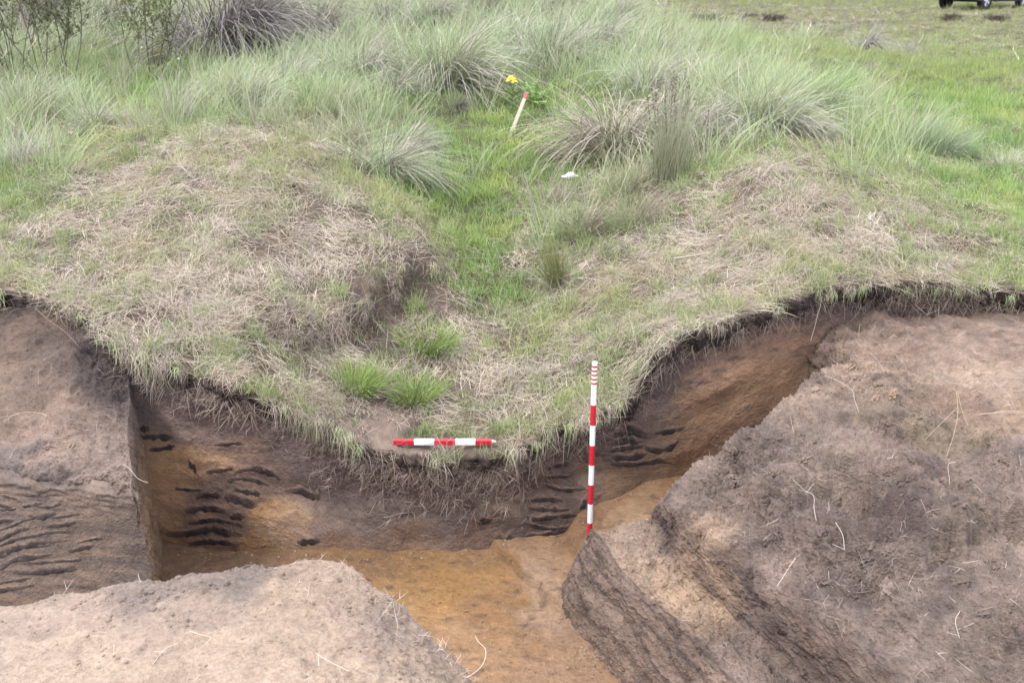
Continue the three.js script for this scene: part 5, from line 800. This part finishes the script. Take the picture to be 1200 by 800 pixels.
// dry stems and roots on the dug sand that can be told apart
function stem(name, label, base, pts, r, c, branches = []) {
  const t = thing(name, label, name === 'pale_root' ? 'root' : 'dry stem', base), m = flat(c, { roughness: 0.8 });
  r *= 0.4; R = rng32(label.length * 77 + Math.round(base[0] * 100)); const tube = (ps, rr) => new THREE.TubeGeometry(new THREE.CatmullRomCurve3(ps.map((p, i) => new THREE.Vector3(p[0] + (i ? gauss() * 0.008 : 0), p[1] + (i ? gauss() * 0.004 : 0), p[2] + (i ? gauss() * 0.008 : 0)))), 22, rr, 6);
  mesh('stalk', tube(pts, r), m, t); for (const b of branches) mesh('side_shoot', tube(b, r * 0.75), m, t);
}
const ray = new THREE.Raycaster();
function drop(surf, x, z) { ray.set(new THREE.Vector3(x, 3, z), new THREE.Vector3(0, -1, 0)); surf.updateMatrixWorld(); const h = ray.intersectObject(surf); return h.length ? h[0].point.y : 0; }
const pale = [0.44, 0.38, 0.3], tan = [0.36, 0.29, 0.2], whit = [0.48, 0.42, 0.36], brn = [0.3, 0.23, 0.18];
const on = (surf, x, d) => [x, drop(surf, x, -d) + 0.002, -d];
stem('dry_stem', 'long pale forked dry stem leaning on the sand bank at the right', on(rightBlock, 1.76, 3.72), [[-0.03, 0, 0.06], [0, 0.06, 0.02], [0.035, 0.14, -0.04], [0.05, 0.2, -0.1]], 0.0024, tan, [[[0.05, 0.2, -0.1], [0.055, 0.15, -0.05], [0.075, 0.1, 0.0]], [[0.04, 0.16, -0.06], [-0.02, 0.13, -0.02], [-0.12, 0.07, 0.05]]]);
stem('dry_stem', 'two thin straws lying crossed near the top of the sand bank', on(rightBlock, 1.77, 4.6), [[-0.01, 0.006, 0.12], [0, 0.012, 0], [0.005, 0.01, -0.16]], 0.0016, pale, [[[-0.06, 0.012, 0.01], [0.0, 0.014, 0.0], [0.07, 0.012, 0.005]]]);
stem('dry_stem', 'pale hooked straw standing in the sand below the crossed straws', on(rightBlock, 1.45, 4.05), [[0.01, 0, 0.12], [0.012, 0.03, 0.04], [0.015, 0.05, 0.0], [-0.03, 0.06, -0.1], [-0.05, 0.06, -0.14]], 0.002, pale, [[[0.012, 0.05, 0.0], [0.04, 0.06, -0.03]]]);
stem('dry_stem', 'white bent straw shaped like an upturned L above the scoop in the bank', on(rightBlock, 1.62, 3.4), [[0, 0, 0.05], [0.0, 0.05, 0.02], [0.003, 0.1, 0], [0.03, 0.11, -0.01]], 0.0022, whit, [[[0.003, 0.002, 0.04], [0.05, 0.03, 0.03], [0.1, 0.03, 0.02], [0.13, 0.005, 0.05]]]);
stem('dry_stem', 'sinuous white straw hanging down the dark lower flank of the bank', on(rightBlock, 1.1, 3.3), [[0, 0.02, -0.1], [0.015, 0.03, -0.05], [-0.005, 0.015, 0.02], [-0.012, 0.012, 0.09]], 0.0021, whit, [[[0, 0.02, -0.1], [-0.04, 0.05, -0.14]], [[0.0, 0.02, -0.09], [0.03, 0.05, -0.12]]]);
stem('dry_stem', 'short upright white straw beside the sinuous one on the bank', on(rightBlock, 1.15, 3.12), [[0.0, 0, 0.05], [0.01, 0.03, 0], [0.005, 0.05, -0.05]], 0.0023, whit, [[[0.0, 0.003, 0.05], [-0.04, 0.01, 0.03]]]);
stem('dry_stem', 'straight pale straw leaning in the dark furrow above the sand ledge', on(rightBlock, 0.98, 3.12), [[-0.05, 0, 0.05], [0.0, 0.05, 0], [0.03, 0.07, -0.02]], 0.0024, whit);
stem('dry_stem', 'wispy brown stem arching over the left rim of the scoop', on(rightBlock, 1.12, 3.62), [[-0.05, 0.01, -0.04], [0, 0.03, -0.01], [0.05, 0.02, 0.04], [0.07, 0.01, 0.1]], 0.0015, tan);
stem('dry_stem', 'three spread white straws on the lower right of the bank', on(rightBlock, 1.4, 2.72), [[0, 0, 0.04], [0.005, 0.03, 0], [0.02, 0.05, -0.03]], 0.002, whit, [[[0.01, 0.002, 0.0], [0.05, 0.02, 0.0], [0.08, 0.02, -0.01]], [[0.0, 0.003, 0.03], [-0.04, 0.02, 0.04]]]);
stem('dry_stem', 'flat pale straw bundle at the right frame edge of the bank', on(rightBlock, 2.1, 4.0), [[-0.12, 0.006, 0.02], [0, 0.012, 0], [0.1, 0.01, -0.02]], 0.0024, pale, [[[-0.1, 0.004, 0.0], [0.0, 0.014, 0.012], [0.12, 0.02, 0.02]]]);
stem('pale_root', 'pale curved root hooking out from the right rim of the near sand heap', on(heap, -0.16, 2.66), [[0.0, 0.0, 0.06], [0.03, 0.01, 0.05], [0.065, 0.025, 0.02], [0.075, 0.045, -0.02], [0.06, 0.06, -0.05], [0.045, 0.066, -0.055]], 0.0026, whit);
stem('dry_stem', 'white straw pair lying in the middle of the near sand heap', on(heap, -0.96, 2.36), [[-0.02, 0.002, 0.05], [0.0, 0.008, 0.0], [0.02, 0.01, -0.04]], 0.002, whit, [[[0.0, 0.006, 0.0], [-0.03, 0.01, -0.005]]]);
stem('dry_stem', 'kinked white straw right of the straw pair on the near sand heap', on(heap, -0.9, 2.42), [[-0.02, 0.004, -0.03], [0.02, 0.01, 0.0], [0.04, 0.006, 0.01], [0.045, 0.003, 0.03]], 0.0018, whit);
stem('dry_stem', 'tangle of fine pale roots on the right shoulder of the near sand heap', on(heap, -0.4, 2.66), [[0, 0, -0.1], [0.03, 0.03, -0.04], [0.02, 0.03, 0.02], [-0.02, 0.01, 0.07]], 0.0015, pale, [[[0.03, 0.03, -0.04], [0.05, 0.01, 0.03]], [[0.02, 0.03, 0.02], [0.05, 0.03, 0.05], [0.06, 0.0, 0.1]], [[0, 0, -0.1], [-0.02, 0.03, -0.06], [-0.03, 0.0, 0.0]]]);
stem('dry_stem', 'long white straw at the bottom edge of the near sand heap', on(heap, -0.5, 2.32), [[-0.05, 0.004, -0.05], [0.0, 0.01, 0], [0.06, 0.004, 0.03]], 0.0019, whit);
stem('pale_root', 'pale straw root sticking out over the corner of the left face', on(leftBlock, -1.66, 3.95), [[-0.03, 0.01, -0.02], [0.02, 0.012, 0.03], [0.07, -0.02, 0.06], [0.1, -0.04, 0.06]], 0.0023, whit);
stem('dry_stem', 'pale curled straws on the sand shoulder at the left', on(leftBlock, -2.24, 4.3), [[-0.08, 0.004, 0.05], [-0.03, 0.02, 0.0], [0.06, 0.015, -0.02], [0.12, 0.004, 0.03]], 0.002, pale, [[[-0.03, 0.02, 0], [-0.1, 0.02, 0.05], [-0.14, 0.005, 0.1]]]);
stem('dry_stem', 'tall bent dead stem crossing the dark soil under the left turf edge', on(leftBlock, -2.25, 4.78), [[-0.14, 0.14, -0.08], [-0.05, 0.1, -0.02], [0.05, 0.05, 0.04], [0.13, 0.0, 0.09]], 0.0018, brn);
stem('dry_stem', 'long dead straw drooping from the turf edge at the right onto the sand', [1.55, 0.29, -5.02], [[0.02, 0.04, -0.03], [0.03, 0.0, 0.02], [0.01, -0.1, 0.07], [-0.03, -0.2, 0.12]], 0.0017, pale);
{ const t = thing('dead_branch', 'grey weathered flat stick lying in the straw of the right bank', 'stick', [1.06, landAt(1.06, -5.72) + 0.03, -5.72], 0.3); mesh('stick', new THREE.TubeGeometry(new THREE.CatmullRomCurve3([new THREE.Vector3(-0.14, 0, 0), new THREE.Vector3(0, 0.012, 0.01), new THREE.Vector3(0.13, 0.02, -0.01)]), 12, 0.006, 6), flat([0.3, 0.26, 0.21], { roughness: 0.9 }), t); }

// ---------------------------------------------------------------- the parked car, half out of the frame
{
  const t = thing('parked_car', 'dark navy car with silver alloy wheels parked on the grass field', 'car', [0, 0, 0]);
  const paint = new THREE.MeshPhysicalMaterial({ color: new THREE.Color().setRGB(0.008, 0.011, 0.03), roughness: 0.3, clearcoat: 1, clearcoatRoughness: 0.08 }), black = flat([0.012, 0.012, 0.013], { roughness: 0.8 }), glass = new THREE.MeshPhysicalMaterial({ color: 0x0a0c0f, roughness: 0.05, metalness: 0.1, clearcoat: 1 }), alloy = flat([0.62, 0.63, 0.68], { metalness: 0.55, roughness: 0.35 });
  // local axes: x towards the rear, z towards the side that faces the camera; front axle at x = 0
  const side = new THREE.Shape(); const wr = 0.42;
  side.moveTo(-0.82, 0.42); side.lineTo(-wr, 0.36); side.absarc(0, 0.4, wr, Math.PI - 0.1, 0.02, true); side.lineTo(2.7 - wr, 0.34); side.absarc(2.7, 0.4, wr, Math.PI - 0.02, 0.1, true); side.lineTo(3.55, 0.55); side.lineTo(3.62, 0.75); side.lineTo(3.58, 1.1); side.lineTo(3.3, 1.62); side.lineTo(2.9, 1.7); side.lineTo(1.3, 1.68); side.lineTo(0.55, 1.15); side.lineTo(-0.6, 1.0); side.lineTo(-0.88, 0.85); side.lineTo(-0.92, 0.5); side.closePath();
  const body = new THREE.ExtrudeGeometry(side, { depth: 1.66, bevelEnabled: true, bevelThickness: 0.08, bevelSize: 0.05, bevelSegments: 4, curveSegments: 20 }); body.translate(0, 0, -0.83); mesh('body', body, paint, t);
  mesh('underbody', new RoundedBoxGeometry(3.9, 0.16, 1.3, 2, 0.04), black, t).position.set(1.35, 0.4, 0);
  const win = (pts) => { const s = new THREE.Shape(pts.map((p) => new THREE.Vector2(...p))), g = new THREE.ExtrudeGeometry(s, { depth: 0.012, bevelEnabled: true, bevelThickness: 0.004, bevelSize: 0.01, bevelSegments: 1 }); return g; };
  for (const zz of [0.905, -0.917]) { mesh('side_window', win([[0.8, 1.17], [1.33, 1.6], [1.85, 1.61], [1.85, 1.17]]), glass, t).position.z = zz; mesh('side_window', win([[1.92, 1.17], [1.92, 1.61], [2.9, 1.61], [3.15, 1.55], [3.3, 1.2]]), glass, t).position.z = zz; }
  for (const zz of [0.913, -0.925]) for (const [a, b] of [[0.62, 1.86], [1.9, 2.36]]) { const d = mesh('door', win([[a, 0.5], [a, 1.1], [b, 1.12], [b, 0.5]]), paint, t); d.position.z = zz; const h = mesh('handle', new RoundedBoxGeometry(0.2, 0.03, 0.03, 2, 0.01), black, d); h.position.set(b - 0.2, 1.0, zz > 0 ? 0.02 : -0.01); }
  mesh('windscreen', new THREE.BoxGeometry(0.02, 0.8, 1.4), glass, t).position.set(0.93, 1.44, 0); t.children[t.children.length - 1].rotation.z = -0.96;
  mesh('bumper', new RoundedBoxGeometry(0.22, 0.3, 1.78, 3, 0.08), black, t).position.set(-0.86, 0.56, 0); mesh('bumper', new RoundedBoxGeometry(0.2, 0.3, 1.76, 3, 0.08), black, t).position.set(3.6, 0.66, 0); mesh('sill', new RoundedBoxGeometry(1.8, 0.1, 0.06, 2, 0.02), black, t).position.set(1.35, 0.36, 0.9);
  for (const zz of [0.6, -0.6]) { mesh('headlight', new RoundedBoxGeometry(0.12, 0.16, 0.36, 3, 0.05), flat([0.6, 0.62, 0.65], { roughness: 0.1 }), t).position.set(-0.86, 0.8, zz); mesh('tail_light', new RoundedBoxGeometry(0.08, 0.34, 0.2, 3, 0.03), flat([0.35, 0.01, 0.01], { roughness: 0.2 }), t).position.set(3.63, 0.95, zz * 1.15); }
  mesh('wing_mirror', new RoundedBoxGeometry(0.16, 0.14, 0.22, 3, 0.05), paint, t).position.set(0.75, 1.18, 1.03);
  const tyreG = (() => { const p = [[0.225, -0.1], [0.33, -0.115], [0.36, -0.09], [0.372, 0], [0.36, 0.09], [0.33, 0.115], [0.225, 0.1]].map((a) => new THREE.Vector2(...a)); const g = new THREE.LatheGeometry(p, 40); g.rotateX(Math.PI / 2); return g; })();
  const rimG = (() => { const p = [[0.0, 0.06], [0.05, 0.07], [0.06, 0.05], [0.19, 0.04], [0.215, 0.085], [0.232, 0.1], [0.232, -0.1], [0.2, -0.09]].map((a) => new THREE.Vector2(...a)); const g = new THREE.LatheGeometry(p, 40); g.rotateX(Math.PI / 2); return g; })();
  for (const [x, zz] of [[0, 0.78], [0, -0.78], [2.7, 0.78], [2.7, -0.78]]) { const w = mesh('wheel', tyreG, black, t); w.position.set(x, 0.37, zz); if (zz < 0) w.rotation.y = Math.PI; const rim = mesh('rim', rimG, flat([0.16, 0.16, 0.18], { metalness: 0.5, roughness: 0.5 }), w);
    const sp = []; for (let k = 0; k < 5; k++) { const g = new RoundedBoxGeometry(0.07, 0.21, 0.025, 2, 0.01); g.translate(0, 0.115, 0.085); g.rotateZ(k * 1.2566 + 0.3); sp.push(g); } mesh('spokes', mergeGeometries(sp), alloy, w); }
  // near front wheel stands at x = 18.6, 41 m off; the car points left and towards the viewer
  const yaw = Math.atan2(-(-0.6), 0.8) ; t.rotation.y = yaw;
  const off = new THREE.Vector3(0, 0, 0.78).applyAxisAngle(new THREE.Vector3(0, 1, 0), yaw); t.position.set(17.72 - off.x, landAt(17.72, -40.4) - 0.02, -40.4 - off.z);
}
renderer.render(scene, camera);
